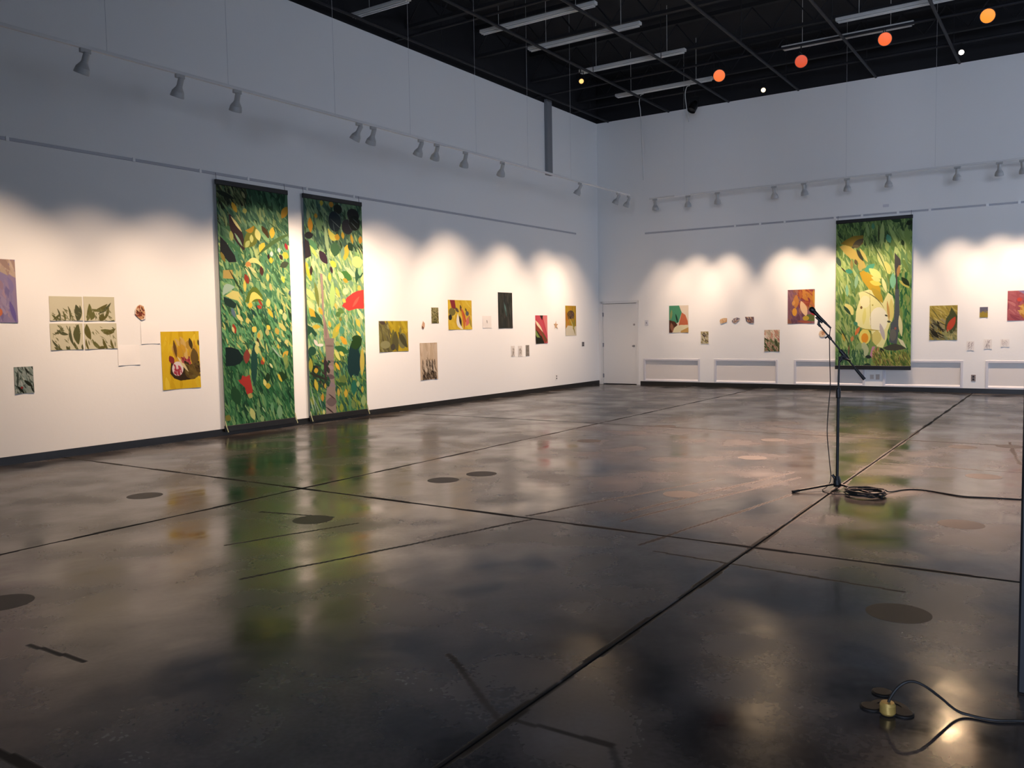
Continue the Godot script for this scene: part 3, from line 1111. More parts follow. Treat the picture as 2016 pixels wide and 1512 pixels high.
func banner(label: String, left: bool, a: float, b: float, y0: float, y1: float, c: Canvas):
	var mid := (a + b) / 2
	var t := thing("banner", label, "banner", Vector3(0, y0, mid) if left else Vector3(mid, y0, 0), "tall painted jungle banners")
	if left:
		t.rotation.y = PI / 2
	var w := absf(b - a)
	var h := y1 - y0
	var off := 0.055
	var cv := part("canvas", sheet(w, h - 0.04, 0.008, 0.0, 10, 16), painted(c, 0.7), t)
	cv.position = Vector3(0, h / 2, off)
	for s in [[h - 0.075, h, "top_batten"], [-0.005, 0.085, "bottom_batten"]]:
		var st := sb()
		chamfer(st, Vector3(-w / 2 - 0.006, s[0], off - 0.022), Vector3(w / 2 + 0.006, s[1], off + 0.014), 0.005)
		obj(s[2], st, M.black_base, t)
	for x in [-w / 2 + 0.03, w / 2 - 0.03]:
		var st := sb()
		rod(st, Vector3(x, h - 0.02, off - 0.02), Vector3(x, h + 0.1, 0.022), 0.004, 0.004, 6)
		obj("hanging_wire", st, M.wire, t)
	if left:
		for x in [-w / 2, w / 2]:
			var st := sb()
			tube(st, [Vector3(x, 0.16, off + 0.006), Vector3(x + 0.006, 0.08, off + 0.02), Vector3(x + 0.03, -0.01, off + 0.03)], 0.009, 6)
			obj("loose_edge", st, mat("b9b98f", 0.8), t)

func artworks():
	banner("tall dark green jungle banner with a red tulip, left one of the pair", true, 12.13, 10.76, 0.06, 3.83, banner_one())
	banner("tall jungle banner with a big red leaf and grey trunk, right of the pair", true, 10.425, 9.055, 0.05, 3.83, banner_two())
	banner("tall yellow green jungle banner alone on the back wall above the radiator covers", false, 6.12, 7.7, 0.48, 3.845, banner_three())

	# left wall, from the near end
	var c := Canvas.new(160, 1.27, "93809f", 1)
	c.field(0, 0, 100, 30, 60, 40, 10, 80, 30, ["b89c8a", "c0a894", "a88c80"])
	c.p([0, 127, 0, 40, 20, 22, 60, 20, 88, 34, 92, 60, 100, 127], "8d7fa6")
	c.field(5, 45, 90, 127, 80, 30, 8, 85, 25, ["8d7fa6", "9a88a8", "7d70a0", "a08498"])
	c.l(86, 84, 96, 127, 9, "6a5aa0")
	c.l(20, 40, 70, 46, 5, "a07a80")
	c.e(62, 106, 9, 9, "d07048")
	hang("painting", "mauve painting with an arch on tan ground, cut by the left edge of the picture", "painting", true, 15.63, 15.035, 1.72, 2.48, painted(c))

	var leaf_bits := [
		[[60, 100, 55, 40, 6], [30, 100, 22, 50, 5], [82, 100, 80, 34, 20], [86, 100, 92, 36, 9], [45, 104, 38, 60, 6], [8, 96, 30, 70, 7], [12, 84, 34, 96, 7], [20, 104, 5, 74, 6]],
		[[8, 100, 18, 30, 16], [20, 96, 30, 60, 14], [30, 60, 76, 30, 12], [45, 70, 88, 24, 9], [50, 100, 60, 70, 20], [62, 96, 80, 40, 9], [20, 50, 70, 54, 8], [80, 104, 96, 96, 7]],
		[[86, 4, 84, 80, 22], [60, 10, 70, 86, 9], [4, 60, 38, 104, 7], [10, 88, 40, 104, 9], [20, 24, 54, 42, 10], [12, 40, 40, 16, 8], [46, 86, 60, 104, 9], [70, 70, 84, 104, 8], [96, 80, 98, 104, 6]],
		[[8, 4, 18, 62, 18], [22, 60, 44, 100, 8], [50, 26, 92, 34, 16], [60, 40, 96, 22, 12], [30, 70, 52, 104, 9], [56, 60, 70, 104, 9], [80, 62, 90, 104, 7], [40, 96, 62, 92, 12], [4, 60, 12, 104, 6]]]
	var four := [[14.647, 14.222, 1.741, 2.05, "upper left"], [14.205, 13.78, 1.737, 2.054, "upper right"], [14.655, 14.232, 1.37, 1.706, "lower left"], [14.214, 13.766, 1.368, 1.706, "lower right"]]
	for i in 4:
		c = Canvas.new(160, 0.76, "d3cdac", 40 + i)
		for s in leaf_bits[i]:
			c.l(s[0], s[1] * 0.76, s[2], s[3] * 0.76, s[4], ["5d5f36", "6f6f3a", "55583a", "66622e"][(int(s[0]) + i) % 4], 0.08)
		c.field(5, 40 if i < 2 else 8, 95, 74, 26, 16, 2.5, 60, 35, ["7a7a50", "8c8a62", "62633c"])
		var f: Array = four[i]
		hang("botanical_print", "cream sheet printed with dark olive leaves, %s one of the block of four" % f[4], "print", true, f[0], f[1], f[2], f[3], painted(c), "four olive leaf prints")

	c = Canvas.new(96, 1.31, "e9ddd0", 2)
	c.e(54, 64, 42, 60, "d6a47a")
	c.field(20, 20, 85, 115, 50, 30, 9, 60, 40, ["a8523a", "8a3c2c", "c88a50", "d8b088", "5a3428"])
	c.l(40, 60, 66, 96, 26, "7c3a2a")
	var o: MeshInstance3D = cutout("painted_leaf", "small rust orange painted leaf shape right of the four olive prints", [0.5, 0.0, 0.85, 0.1, 1.0, 0.5, 0.98, 0.9, 0.62, 1.0, 0.3, 0.82, 0.05, 0.62, 0.06, 0.35, 0.25, 0.12], true, 13.5, 13.335, 1.742, 1.961, painted(c))

	hang("paper_sheet", "blank white paper sheet taped left of the yellow flower painting", "paper", true, 13.414, 13.13, 1.417, 1.72, M.paper, "blank white sheets by the yellow painting")
	hang("paper_sheet", "lower blank white paper sheet, below the small rust leaf", "paper", true, 13.764, 13.445, 1.135, 1.404, M.paper, "blank white sheets by the yellow painting")

	c = Canvas.new(200, 1.33, "e6bd16", 3)
	c.field(0, 0, 100, 133, 60, 40, 10, 85, 20, ["e8c21c", "e0b414", "ecc828"])
	c.field(30, 26, 90, 66, 40, 30, 10, 80, 20, ["d6a024", "d8ae58", "dcb25a", "c89a30"])
	c.l(32, 20, 38, 60, 8, "6a4a20")
	c.l(74, 16, 80, 42, 10, "4a3c20")
	c.l(97, 20, 99, 34, 6, "5a4a24")
	c.l(88, 84, 84, 40, 22, "6b5426")
	c.p([20, 96, 24, 62, 34, 74, 60, 66, 78, 80, 98, 70, 100, 96, 84, 112, 46, 114, 30, 108], "3a2c1c")
	c.e(78, 94, 20, 18, "5f4a20")
	c.field(60, 76, 98, 108, 26, 18, 6, 40, 40, ["6b5a28", "54401e", "78602c"])
	c.l(20, 56, 30, 74, 14, "8a2c2c")
	c.e(40, 86, 15, 17, "e4d5d0")
	c.field(30, 78, 50, 98, 14, 12, 5, 60, 30, ["a82f40", "b84050", "d8b8b4"])
	c.l(40, 58, 68, 94, 7, "e0cc90")
	c.field(52, 60, 76, 74, 12, 10, 6, 30, 40, ["a02c3c", "b85050", "8a2c30"])
	hang("painting", "bright yellow painting of a dark bowl of red flowers, left of the tall banners", "painting", true, 13.114, 12.491, 0.758, 1.583, painted(c))

	c = Canvas.new(110, 1.43, "93a099", 4)
	c.field(0, 0, 100, 143, 120, 34, 7, 65, 25, ["7f9088", "a4b0a6", "5a6a60", "40504a", "8aa098"])
	c.l(56, 8, 78, 40, 9, "22281f")
	c.l(10, 100, 48, 143, 14, "1c241c")
	c.l(50, 72, 92, 110, 18, "252c22")
	c.l(20, 20, 14, 110, 10, "38453c")
	c.l(84, 104, 96, 140, 9, "1c241c")
	c.e(36, 112, 7, 7, "8a3030")
	hang("painting", "small grey green painting of dark grasses at the lower left", "painting", true, 15.116, 14.888, 0.853, 1.18, painted(c))

	c = Canvas.new(160, 0.71, "b09a1c", 5)
	c.field(0, 0, 100, 71, 60, 40, 10, 80, 40, ["b8a11e", "c0a81e", "a8901c"])
	c.p([0, 0, 20, 0, 28, 16, 40, 44, 44, 71, 0, 71], "6f6a38")
	c.field(0, 0, 34, 71, 60, 30, 5, 60, 20, ["7a7640", "5a5634", "8a8850", "66623a"])
	c.e(20, 54, 17, 9, "8d8c5c")
	c.l(38, 66, 48, 20, 20, "6f6c30", 0.1)
	c.l(62, 70, 56, 24, 22, "5c5a34", -0.1)
	c.e(80, 46, 15, 18, "77764a")
	c.l(66, 26, 96, 62, 16, "4c4a30")
	c.e(46, 60, 8, 8, "4a463a")
	c.l(2, 2, 22, 6, 8, "4f4236")
	c.l(72, 32, 74, 14, 8, "807c3a")
	hang("painting", "square mustard yellow painting with grey green leaves, right of the banner pair", "painting", true, 8.631, 7.818, 1.141, 1.719, painted(c))

	c = Canvas.new(64, 1.4, "d8b594", 6)
	c.l(20, 90, 60, 130, 30, "6b3c30")
	c.e(64, 60, 30, 40, "d4a888")
	cutout("painted_leaf", "tiny tan and brown painted leaf shape beside the mustard painting", [0.5, 0.0, 0.95, 0.3, 0.9, 0.75, 0.5, 1.0, 0.1, 0.8, 0.25, 0.5], true, 7.423, 7.306, 1.557, 1.716, painted(c))

	c = Canvas.new(96, 1.4, "a19a6a", 7)
	c.field(0, 0, 100, 140, 150, 30, 6, 55, 25, ["5f5c2c", "7a7640", "3f4020", "8f8a5c", "9c9468"])
	c.field(10, 60, 100, 140, 60, 26, 6, 55, 20, ["3a3a1c", "4f4c20", "7a7230"])
	hang("painting", "small olive grass painting up left of the yellow figure painting", "painting", true, 7.093, 6.867, 1.669, 1.984, painted(c))

	c = Canvas.new(120, 1.36, "cbb496", 8)
	c.field(0, 0, 100, 60, 40, 50, 14, 85, 20, ["cbb496", "d0ba9e", "c6ae8e"])
	c.e(50, 96, 34, 32, "d2bfa4")
	c.field(12, 66, 90, 134, 70, 30, 4, 75, 22, ["5a4a38", "7a6a54", "8f7f68", "4a3c30", "a8967c"])
	c.l(66, 60, 74, 112, 6, "3a3028")
	c.e(70, 112, 7, 10, "241c18")
	c.field(10, 112, 92, 134, 40, 22, 5, 70, 30, ["5a4a38", "3f342a", "7a6a54"])
	hang("painting", "tall beige painting of thin brown reeds, lowest right of the banner pair", "painting", true, 7.473, 6.934, 0.55, 1.283, painted(c))

	c = Canvas.new(160, 0.755, "d9b52a", 9)
	c.field(0, 0, 100, 75, 50, 30, 10, 70, 40, ["dcb82c", "e0c040", "d0a824"])
	c.p([8, 0, 28, 0, 32, 22, 16, 24], "8a2c34")
	c.e(16, 30, 14, 10, "7a7034")
	c.l(28, 20, 44, 30, 9, "5f5040")
	c.e(8, 44, 7, 7, "33302a")
	c.l(50, 12, 56, 30, 8, "5a4430")
	c.l(40, 34, 60, 74, 14, "e6e2d4", 0.22)
	c.l(46, 40, 54, 66, 9, "3c3030")
	c.l(54, 20, 66, 74, 13, "cf6a2c", -0.1)
	c.l(60, 24, 76, 60, 6, "c4502c")
	c.l(74, 66, 92, 40, 15, "d86a60")
	c.e(80, 34, 7, 6, "5a5a60")
	c.l(72, 20, 78, 30, 5, "4a4230")
	c.l(86, 40, 98, 70, 9, "a89030")
	hang("painting", "yellow painting with a white and orange curved stripe, left of the near black painting", "painting", true, 6.552, 5.739, 1.533, 2.146, painted(c))

	c = Canvas.new(96, 0.82, "f3eee6", 10)
	c.l(46, 26, 52, 50, 10, "a09890")
	c.l(2, 80, 98, 80, 2, "ddd4c8")
	hang("paper_sheet", "white sheet with one small grey mark, left of the near black painting", "paper", true, 5.347, 5.022, 1.555, 1.82, painted(c))

	c = Canvas.new(160, 1.41, "33352f", 11)
	c.field(0, 0, 100, 141, 80, 60, 10, 85, 15, ["30332e", "383a34", "2c302e", "3c3a34"])
	c.l(40, 38, 60, 96, 16, "3d524e")
	c.l(44, 46, 54, 76, 7, "587874")
	hang("painting", "nearly black painting with a faint teal streak, highest on the left wall", "painting", true, 4.749, 4.18, 1.542, 2.345, painted(c))

	c = Canvas.new(160, 1.24, "d0414e", 12)
	c.p([0, 0, 35, 0, 100, 96, 100, 124, 80, 124], "cf4a58")
	c.p([60, 0, 100, 0, 100, 90], "e27a78")
	c.p([36, 0, 64, 0, 56, 22], "2a1c16")
	c.l(0, 22, 66, 84, 18, "efdcb0")
	c.p([0, 36, 70, 80, 100, 110, 80, 124, 60, 110, 0, 60], "9a4030")
	c.p([0, 70, 50, 92, 74, 124, 0, 124], "26281e")
	c.p([0, 64, 24, 82, 44, 98, 12, 96, 0, 84], "7d9a4c")
	c.l(0, 60, 60, 112, 9, "3a3018")
	c.l(50, 70, 98, 118, 10, "6a5a30")
	hang("painting", "pink and red striped abstract painting with a black corner, right of the black one", "painting", true, 3.204, 2.66, 1.161, 1.837, painted(c))

	var g := [[4.255, 4.11, 0.896, 1.139, "left"], [3.96, 3.80, 0.885, 1.131, "middle"], [3.645, 3.495, 0.885, 1.141, "right and darkest"]]
	for i in 3:
		c = Canvas.new(64, 1.6, "e6dfd6" if i < 2 else "8d867c", 50 + i)
		c.field(20, 40 if i < 2 else 4, 80, 150, 40, 40, 12, 80, 20, ["b0a89e", "988f86", "c4bcb2"] if i < 2 else ["7f786e", "6f685e", "988f86"])
		hang("drawing", "small grey drawing below the black painting, %s one of three" % g[i][4], "drawing", true, g[i][0], g[i][1], g[i][2], g[i][3], painted(c), "three small grey drawings on the left wall")

	c = Canvas.new(64, 1.0, "dcb486", 13)
	c.field(0, 0, 100, 100, 30, 30, 10, 60, 40, ["d0a070", "e0bc94", "c89468"])
	cutout("painted_leaf", "tiny pale orange star shaped paper leaf between the pink and the ochre painting", [0.5, 0.0, 0.62, 0.34, 1.0, 0.4, 0.7, 0.6, 0.95, 1.0, 0.55, 0.75, 0.2, 0.95, 0.3, 0.6, 0.0, 0.35, 0.38, 0.34], true, 2.36, 2.16, 1.5, 1.7, painted(c))

	c = Canvas.new(140, 1.4, "b38a1e", 14)
	c.field(0, 0, 100, 80, 60, 40, 9, 85, 20, ["b88c1c", "a8901c", "c08424", "b09220"])
	c.field(0, 40, 40, 110, 30, 40, 8, 80, 15, ["b8741c", "c08830"])
	c.p([20, 92, 100, 96, 100, 140, 0, 140, 0, 108], "d4cbb0")
	c.e(50, 42, 34, 20, "5a4430")
	c.field(16, 28, 84, 60, 40, 18, 6, 50, 40, ["4a3828", "6a5030", "5a4a50", "7a6028"])
	c.l(56, 54, 88, 136, 10, "8a8038")
	c.l(90, 60, 70, 110, 20, "8f842c")
	c.l(40, 60, 80, 110, 7, "c0b060")
	hang("painting", "ochre painting of a drooping dark flower, last one before the corner on the left wall", "painting", true, 1.783, 1.239, 1.325, 2.084, painted(c))

	# back wall, from the corner
	c = Canvas.new(160, 1.32, "e6d6bc", 15)
	c.p([0, 0, 52, 0, 60, 20, 66, 34, 50, 80, 30, 90, 0, 70], "4a9a70")
	c.l(34, 40, 46, 86, 8, "1f4030")
	c.l(14, 20, 8, 70, 12, "8aa060")
	c.p([66, 34, 84, 46, 96, 76, 98, 94, 50, 96, 54, 78], "cf6a44")
	c.p([0, 70, 30, 78, 44, 94, 24, 112, 16, 132, 0, 132], "5a3424")
	c.l(10, 84, 20, 128, 18, "9a6448")
	c.p([20, 124, 30, 104, 60, 94, 98, 96, 98, 112, 60, 122, 40, 132, 24, 132], "e6dcae")
	c.p([60, 124, 100, 106, 100, 132, 60, 132], "c89a50")
	hang("painting", "painting of a green shape over an orange and cream curve, nearest the white door", "painting", false, 2.029, 2.55, 1.354, 2.042, painted(c))

	c = Canvas.new(96, 1.55, "c9bd9a", 16)
	c.field(0, 10, 100, 140, 70, 34, 9, 60, 30, ["8a7f50", "6a5f4a", "b0a054", "d0c8a8", "5a4a44"])
	c.l(20, 30, 50, 70, 16, "463a38")
	hang("painting", "small grey and yellow leaf painting below right of the green and orange one", "painting", false, 2.877, 3.075, 1.067, 1.378, painted(c))

	var tr := [[3.364, 3.557, ["e0b07a", "d8a468", "e8c090"], "e4c49c", "pale orange left"], [3.672, 3.875, ["7a7080", "b88a6a", "d8c0a8", "5f5a68"], "e0d0c0", "grey tan middle"], [4.001, 4.219, ["6a5a6a", "8a6a54", "d8b898", "4a4450", "b07a60"], "8a7070", "purple brown right"]]
	for i in 3:
		c = Canvas.new(96, 0.75, tr[i][3], 60 + i)
		c.field(0, 0, 100, 75, 50, 34, 10, 60, 50, tr[i][2])
		cutout("painted_leaf", "small painted paper scrap, %s one of three on the back wall" % tr[i][4], [[0.1, 0.3, 0.5, 0.1, 1.0, 0.15, 0.95, 0.75, 0.5, 0.9, 0.15, 1.0, 0.0, 0.6], [0.2, 0.25, 0.6, 0.05, 1.0, 0.2, 0.9, 0.6, 0.65, 0.8, 0.45, 1.0, 0.1, 0.8, 0.0, 0.5], [0.0, 0.0, 1.0, 0.02, 1.0, 0.95, 0.5, 1.0, 0.15, 0.7]][i], false, tr[i][0], tr[i][1], 1.56, 1.717, painted(c), "row of three small painted scraps")

	c = Canvas.new(140, 1.41, "d8bfa0", 17)
	c.field(0, 0, 100, 80, 90, 34, 7, 55, 25, ["d09070", "e0c8a8", "c87a60", "e4d4bc", "b8a888"])
	c.field(0, 60, 100, 140, 120, 34, 7, 60, 25, ["7a8054", "5a643c", "b0685a", "9a9870", "46502f", "c89a80"])
	c.l(70, 60, 84, 110, 18, "4a5434")
	hang("painting", "small painting of pink blossoms over green stems, low above the second radiator cover", "painting", false, 4.472, 4.836, 0.878, 1.393, painted(c))

	c = Canvas.new(180, 1.28, "7d5260", 18)
	c.field(0, 0, 100, 128, 90, 40, 10, 70, 30, ["7a4f62", "8a5a64", "6b4658", "94604e"])
	c.field(46, 4, 100, 70, 50, 34, 12, 50, 40, ["b0602c", "a04a34", "c07a30", "8a3a3c"])
	c.l(32, 20, 30, 70, 22, "c07a34")
	c.e(26, 84, 9, 15, "e09a2c")
	c.l(50, 44, 70, 100, 24, "e0b888")
	c.l(20, 60, 24, 40, 12, "d09048")
	c.p([70, 96, 100, 88, 100, 120, 74, 118], "5a6a34")
	c.e(68, 108, 12, 9, "b89a2c")
	c.l(36, 118, 90, 124, 9, "a0503c")
	c.l(84, 78, 100, 98, 12, "a8283c")
	c.l(96, 2, 98, 60, 10, "c48a2c")
	hang("painting", "purple and orange fruit painting behind the microphone head", "painting", false, 5.023, 5.64, 1.532, 2.325, painted(c))

	c = Canvas.new(64, 1.1, "e0c4a4", 19)
	c.e(60, 50, 22, 26, "c07a44")
	c.field(10, 10, 90, 100, 20, 24, 8, 60, 50, ["d8b48c", "e4ccb0", "c8a080"])
	cutout("painted_leaf", "small tan and orange paper scrap behind the microphone boom", [0.5, 0.0, 0.9, 0.25, 1.0, 0.6, 0.7, 1.0, 0.25, 0.95, 0.0, 0.6, 0.15, 0.2], false, 5.735, 5.894, 1.208, 1.378, painted(c))

	c = Canvas.new(160, 1.375, "a8963c", 20)
	c.field(0, 0, 100, 70, 70, 40, 7, 50, 20, ["a8963c", "b8a54a", "94843a", "c0b05c"])
	c.field(0, 60, 100, 130, 80, 40, 7, 50, 25, ["8a8050", "a09468", "6f7048", "7a7a58"])
	c.p([78, 8, 92, 30, 100, 44, 98, 80, 84, 118, 64, 120, 56, 84, 60, 52, 70, 36], "4a5230")
	c.l(64, 104, 92, 46, 24, "c8452c")
	c.l(4, 96, 34, 128, 16, "2e2c20")
	c.field(8, 66, 52, 124, 26, 30, 3.5, 45, 25, ["3a382a", "2e2c20", "54503a"])
	c.l(2, 4, 40, 60, 4, "6f6a34")
	c.field(50, 108, 100, 136, 30, 26, 7, 60, 30, ["7a8458", "98985c", "b0a868"])
	hang("painting", "olive painting with a red oval on dark leaves, right of the lone banner", "painting", false, 8.054, 8.592, 1.126, 1.866, painted(c))

	c = Canvas.new(80, 1.4, "a08a30", 21)
	c.p([0, 0, 100, 0, 100, 54, 0, 70], "5f5f74")
	c.field(0, 40, 100, 80, 20, 30, 10, 30, 40, ["7a705a", "6a6470", "98873c"])
	hang("painting", "tiny blue over yellow painting near the right edge of the back wall", "painting", false, 9.006, 9.156, 1.594, 1.812, painted(c))

	c = Canvas.new(140, 1.2, "b05a60", 22)
	c.field(0, 0, 100, 120, 70, 40, 10, 60, 40, ["b05a60", "a85058", "bc6a6a", "9c4c58"])
	c.p([30, 0, 100, 0, 100, 34, 70, 30], "8d78a0")
	c.e(36, 36, 8, 8, "d84a3c")
	c.p([42, 56, 70, 44, 100, 50, 100, 110, 60, 98, 36, 84], "cf8a3c")
	c.field(44, 52, 100, 104, 40, 26, 8, 50, 50, ["d89a44", "c47a34", "e0ac54"])
	c.e(88, 30, 12, 12, "d8c0b0")
	hang("painting", "rose red painting with an orange fruit, cut by the right edge of the picture", "painting", false, 9.507, 10.1, 1.518, 2.131, painted(c))

	var dr := [[8.772, 8.914, 0.903, 1.096, "left"], [9.092, 9.241, 0.935, 1.137, "middle"], [9.398, 9.553, 0.977, 1.135, "right and faintest"]]
	for i in 3:
		c = Canvas.new(80, 1.3, "f1ece6", 70 + i)
		c.field(20, 14, 80, 116, 26, 46, 4, [115.0, 105.0, 60.0][i], 20, [["b8aaa8", "a89a9a", "ccc0bc"], ["a89c98", "988c88", "c0b4ae"], ["c0b4b0", "d0c6c0", "b4a8a4"]][i])
		hang("drawing", "faint pencil plant drawing low at the right, %s one of three" % dr[i][4], "drawing", false, dr[i][0], dr[i][1], dr[i][2], dr[i][3], painted(c), "three faint drawings on the back wall")

# a paper shape cut along an outline given in fractions of its width and height, standing just off the wall
func cutout(called: String, label: String, outline: Array, left: bool, a: float, b: float, y0: float, y1: float, m: Material, group := "") -> MeshInstance3D:
	var w := absf(b - a)
	var h := y1 - y0
	var pts := PackedVector2Array()
	for i in range(0, outline.size(), 2):
		pts.append(Vector2(outline[i], outline[i + 1]))
	var tri := Geometry2D.triangulate_polygon(pts)
	var st := sb()
	var at := func(q: Vector2, z: float) -> Vector3:
		return Vector3((q.x - 0.5) * w, (0.5 - q.y) * h, z + 0.006 * (q - Vector2(0.5, 0.5)).length_squared() * 4.0)
	var put := func(q: Vector2, z: float):
		st.set_smooth_group(-1)
		st.set_uv(q)
		st.add_vertex(at.call(q, z))
	for i in range(0, tri.size(), 3):
		var u := pts[tri[i]]
		var v := pts[tri[i + 1]]
		var x := pts[tri[i + 2]]
		if (v - u).cross(x - u) < 0.0:
			var s := v
			v = x
			x = s
		for q in [u, v, x]:
			put.call(q, 0.005)
		for q in [u, x, v]:
			put.call(q, 0.003)
	for i in pts.size():
		var p0 := pts[i]
		var p1 := pts[(i + 1) % pts.size()]
		for q in [[p0, 0.005], [p1, 0.003], [p1, 0.005], [p0, 0.005], [p0, 0.003], [p1, 0.003]]:
			put.call(q[0], q[1])
	st.generate_normals()
	var o := part("x", st.commit(), m, self)
	o.name = numbered(called)
	var mid := (a + b) / 2
	o.position = Vector3(0, (y0 + y1) / 2, mid) if left else Vector3(mid, (y0 + y1) / 2, 0)
	if left:
		o.rotation.y = PI / 2
	tag(o, label, "painting" if called == "painting" else "paper leaf", group)
	return o

func banner_one() -> Canvas:
	var c := Canvas.new(448, 2.74, "3f7048", 31)
	c.field(0, 0, 50, 45, 416, 14, 2.2, 58, 18, ["2a3320", "3b4526", "4b5a33", "1e2618", "6a7448"])
	c.field(42, 0, 100, 75, 480, 18, 3.7, 78, 25, ["24482f", "2f5a3c", "3d6a48", "1f3d28", "47734f"])
	c.field(0, 28, 100, 80, 528, 16, 3.1, 62, 25, ["4f7a55", "6b9468", "3f6b4a", "7f9a5e", "36604a"])
	c.field(0, 70, 100, 145, 832, 15, 3.1, 62, 28, ["4f8a5a", "6fa86c", "8cb870", "3a6b45", "58905f", "a8c070", "3f7a58"])
	c.field(0, 135, 100, 200, 992, 13, 2.5, 62, 22, ["4f9a62", "357a4c", "6fae6e", "2c5a3a", "5a9a60", "bcc46a", "2a5a44"])
	c.field(0, 195, 100, 275, 1216, 15, 2.2, 68, 16, ["2c6a40", "1f4f30", "3c7a48", "17402a", "4f8a52", "256038", "6f9a5a"])
	c.p([-0.7, 1.2, 100, -0.7, 100, 3.6, -0.8, 4.2], "1a1c1c")
	c.l(18, 2.9, 23, 13, 2.4, "7f8a58")
	c.l(8.8, 7.2, 13, 15, 3.1, "5f7050")
	c.l(34, 7.6, 38, 15, 3.9, "8a8a58")
	c.l(-0.2, 11, 23, 17, 5.5, "20281c")
	c.l(20, 21, 26, 32, 5.9, "d9a824")
	c.l(99, 18, 90, 32, 9.0, "b98a22")
	c.l(36, 26, 38, 32, 6.3, "a8a850")
	c.p([2.8, 60, 1.8, 78, 13, 88, 23, 87, 21, 80, 16, 74, 11, 67], "23282b")
	c.l(2.6, 77, 7.8, 88, 4.7, "8a7a30")
	c.l(3.6, 59, 33, 78, 4.7, "3f7a4c")
	c.l(16, 35, 34, 73, 14, "3a2a2c")
	c.l(18, 37, 32, 53, 3.3, "d8cf80")
	c.l(25, 34, 32, 44, 2.0, "a8b070")
	c.l(22, 55, 32, 69, 3.1, "86b088")
	c.l(51, 44, 34, 70, 17, "6d7a2c", -0.1)
	c.l(49, 45, 37, 51, 5.5, "b58a22", -0.2)
	c.l(52, 48, 56, 61, 8.3, "d8d878")
	c.l(45, 55, 45, 64, 5.5, "c8cf70")
	c.l(42, 62, 36, 70, 5.9, "b8c468")
	c.l(17, 53, 18, 64, 5.5, "b0b458")
	c.l(76, 44, 74, 57, 7.9, "d2b430")
	c.l(56, 43, 70, 61, 10, "7fb070")
	c.l(60, 44, 70, 57, 7.1, "4a3a20")
	c.l(63, 63, 56, 74, 8.3, "efc030")
	c.l(53, 78, 104, 49, 4.7, "4a6a38", -0.05)
	c.l(94, 61, 97, 69, 4.7, "a02830")
	c.l(98, 63, 103, 72, 3.5, "e8d890")
	c.l(84, 67, 85, 73, 5.1, "a8c0c0")
	c.l(73, 72, 73, 78, 5.1, "b8c8c0")
	c.l(85, 75, 89, 81, 5.1, "3a2a2c")
	c.l(96, 72, 92, 79, 9.4, "d8b430")
	c.l(68, 75, 69, 82, 3.1, "3a2020")
	c.l(72, 79, 72, 86, 5.9, "e8b828")
	c.l(69, 38, 90, 50, 1.4, "3a5a30")
	c.l(81, 37, 94, 46, 0.8, "2f5a38")
	c.l(84, 37, 100, 45, 0.8, "2f5a38")
	c.l(42, 37, 71, 60, 3.1, "6fa070")
	c.l(34, 91, 60, 92, 5.9, "e0dc80", -0.3)
	c.e(39, 89, 3.9, 3.2, "d09048")
	c.l(34, 100, 38, 111, 6.7, "9a3a28")
	c.l(34, 93, 42, 108, 2.7, "ece090", -0.1)
	c.l(39, 91, 50, 98, 3.5, "d8d888")
	c.p([4.7, 97, 17, 96, 18, 106, 4.2, 106], "b8a050")
	c.l(23, 95, 23, 106, 3.5, "a0b868")
	c.l(27, 95, 28, 105, 3.5, "a0b868")
	c.l(12, 95, 30, 123, 1.6, "26351f")
	c.l(57, 90, 58, 101, 5.9, "50302a")
	c.l(33, 107, 33, 120, 4.6, "e0cc50")
	c.l(3.2, 124, 19, 115, 9.0, "a0c0a8", -0.2)
	c.p([6.1, 125, 17, 119, 24, 120, 31, 132, 24, 125, 30, 138, 22, 130, 13, 128], "d8d070")
	c.p([3.8, 126, 14, 129, 21, 134, 18, 139, 9.8, 137, 4.8, 134], "1f3a34")
	c.p([32, 132, 37, 121, 44, 114, 50, 115, 57, 123, 58, 130], "5f7a28")
	c.l(38, 136, 58, 129, 8.6, "e8d860", -0.42)
	c.l(37, 133, 42, 137, 7.1, "e8c030")
	c.l(51, 128, 57, 136, 3.3, "a83a28")
	c.l(49, 136, 56, 138, 4.3, "b84030")
	c.l(14, 138, 18, 149, 4.9, "5a7488")
	c.l(20, 146, 29, 153, 4.9, "dcd880")
	c.l(66, 127, 65, 137, 6.7, "d8d868")
	c.l(64, 138, 72, 149, 5.1, "d8c030")
	c.l(15, 156, 18, 167, 5.2, "a83824")
	c.l(14, 159, 16, 166, 3.3, "e0d080")
	c.l(34, 149, 36, 156, 5.9, "d0c860")
	c.l(41, 160, 47, 165, 7.5, "e0cc50")
	c.l(83, 139, 85, 145, 5.9, "d0dc80")
	c.l(89, 143, 90, 153, 7.1, "bcd088")
	c.l(80, 155, 91, 165, 5.9, "c8c868")
	c.l(62, 158, 67, 163, 5.5, "e0cc40")
	c.l(62, 162, 63, 170, 5.9, "b8b468")
	c.l(75, 161, 79, 169, 6.7, "c0a840")
	c.l(53, 163, 50, 177, 9.0, "a8c070")
	c.l(50, 166, 50, 173, 4.1, "d0a830")
	c.l(47, 172, 50, 179, 3.3, "3a3020")
	c.l(45, 176, 50, 182, 4.3, "d0d080")
	c.l(90, 175, 91, 181, 5.9, "d0cc78")
	c.l(85, 89, 98, 84, 7.5, "3f4a38")
	c.l(98, 117, 101, 122, 5.9, "3f5a78")
	c.l(88, 100, 90, 108, 4.9, "e0cc40")
	c.l(40, 139, 48, 148, 3.9, "1f4a40")
	c.l(94, 138, 103, 153, 2.4, "24402c")
	c.l(66, 98, 66, 107, 4.9, "d0cc68")
	c.l(69, 109, 71, 118, 4.3, "c0b868")
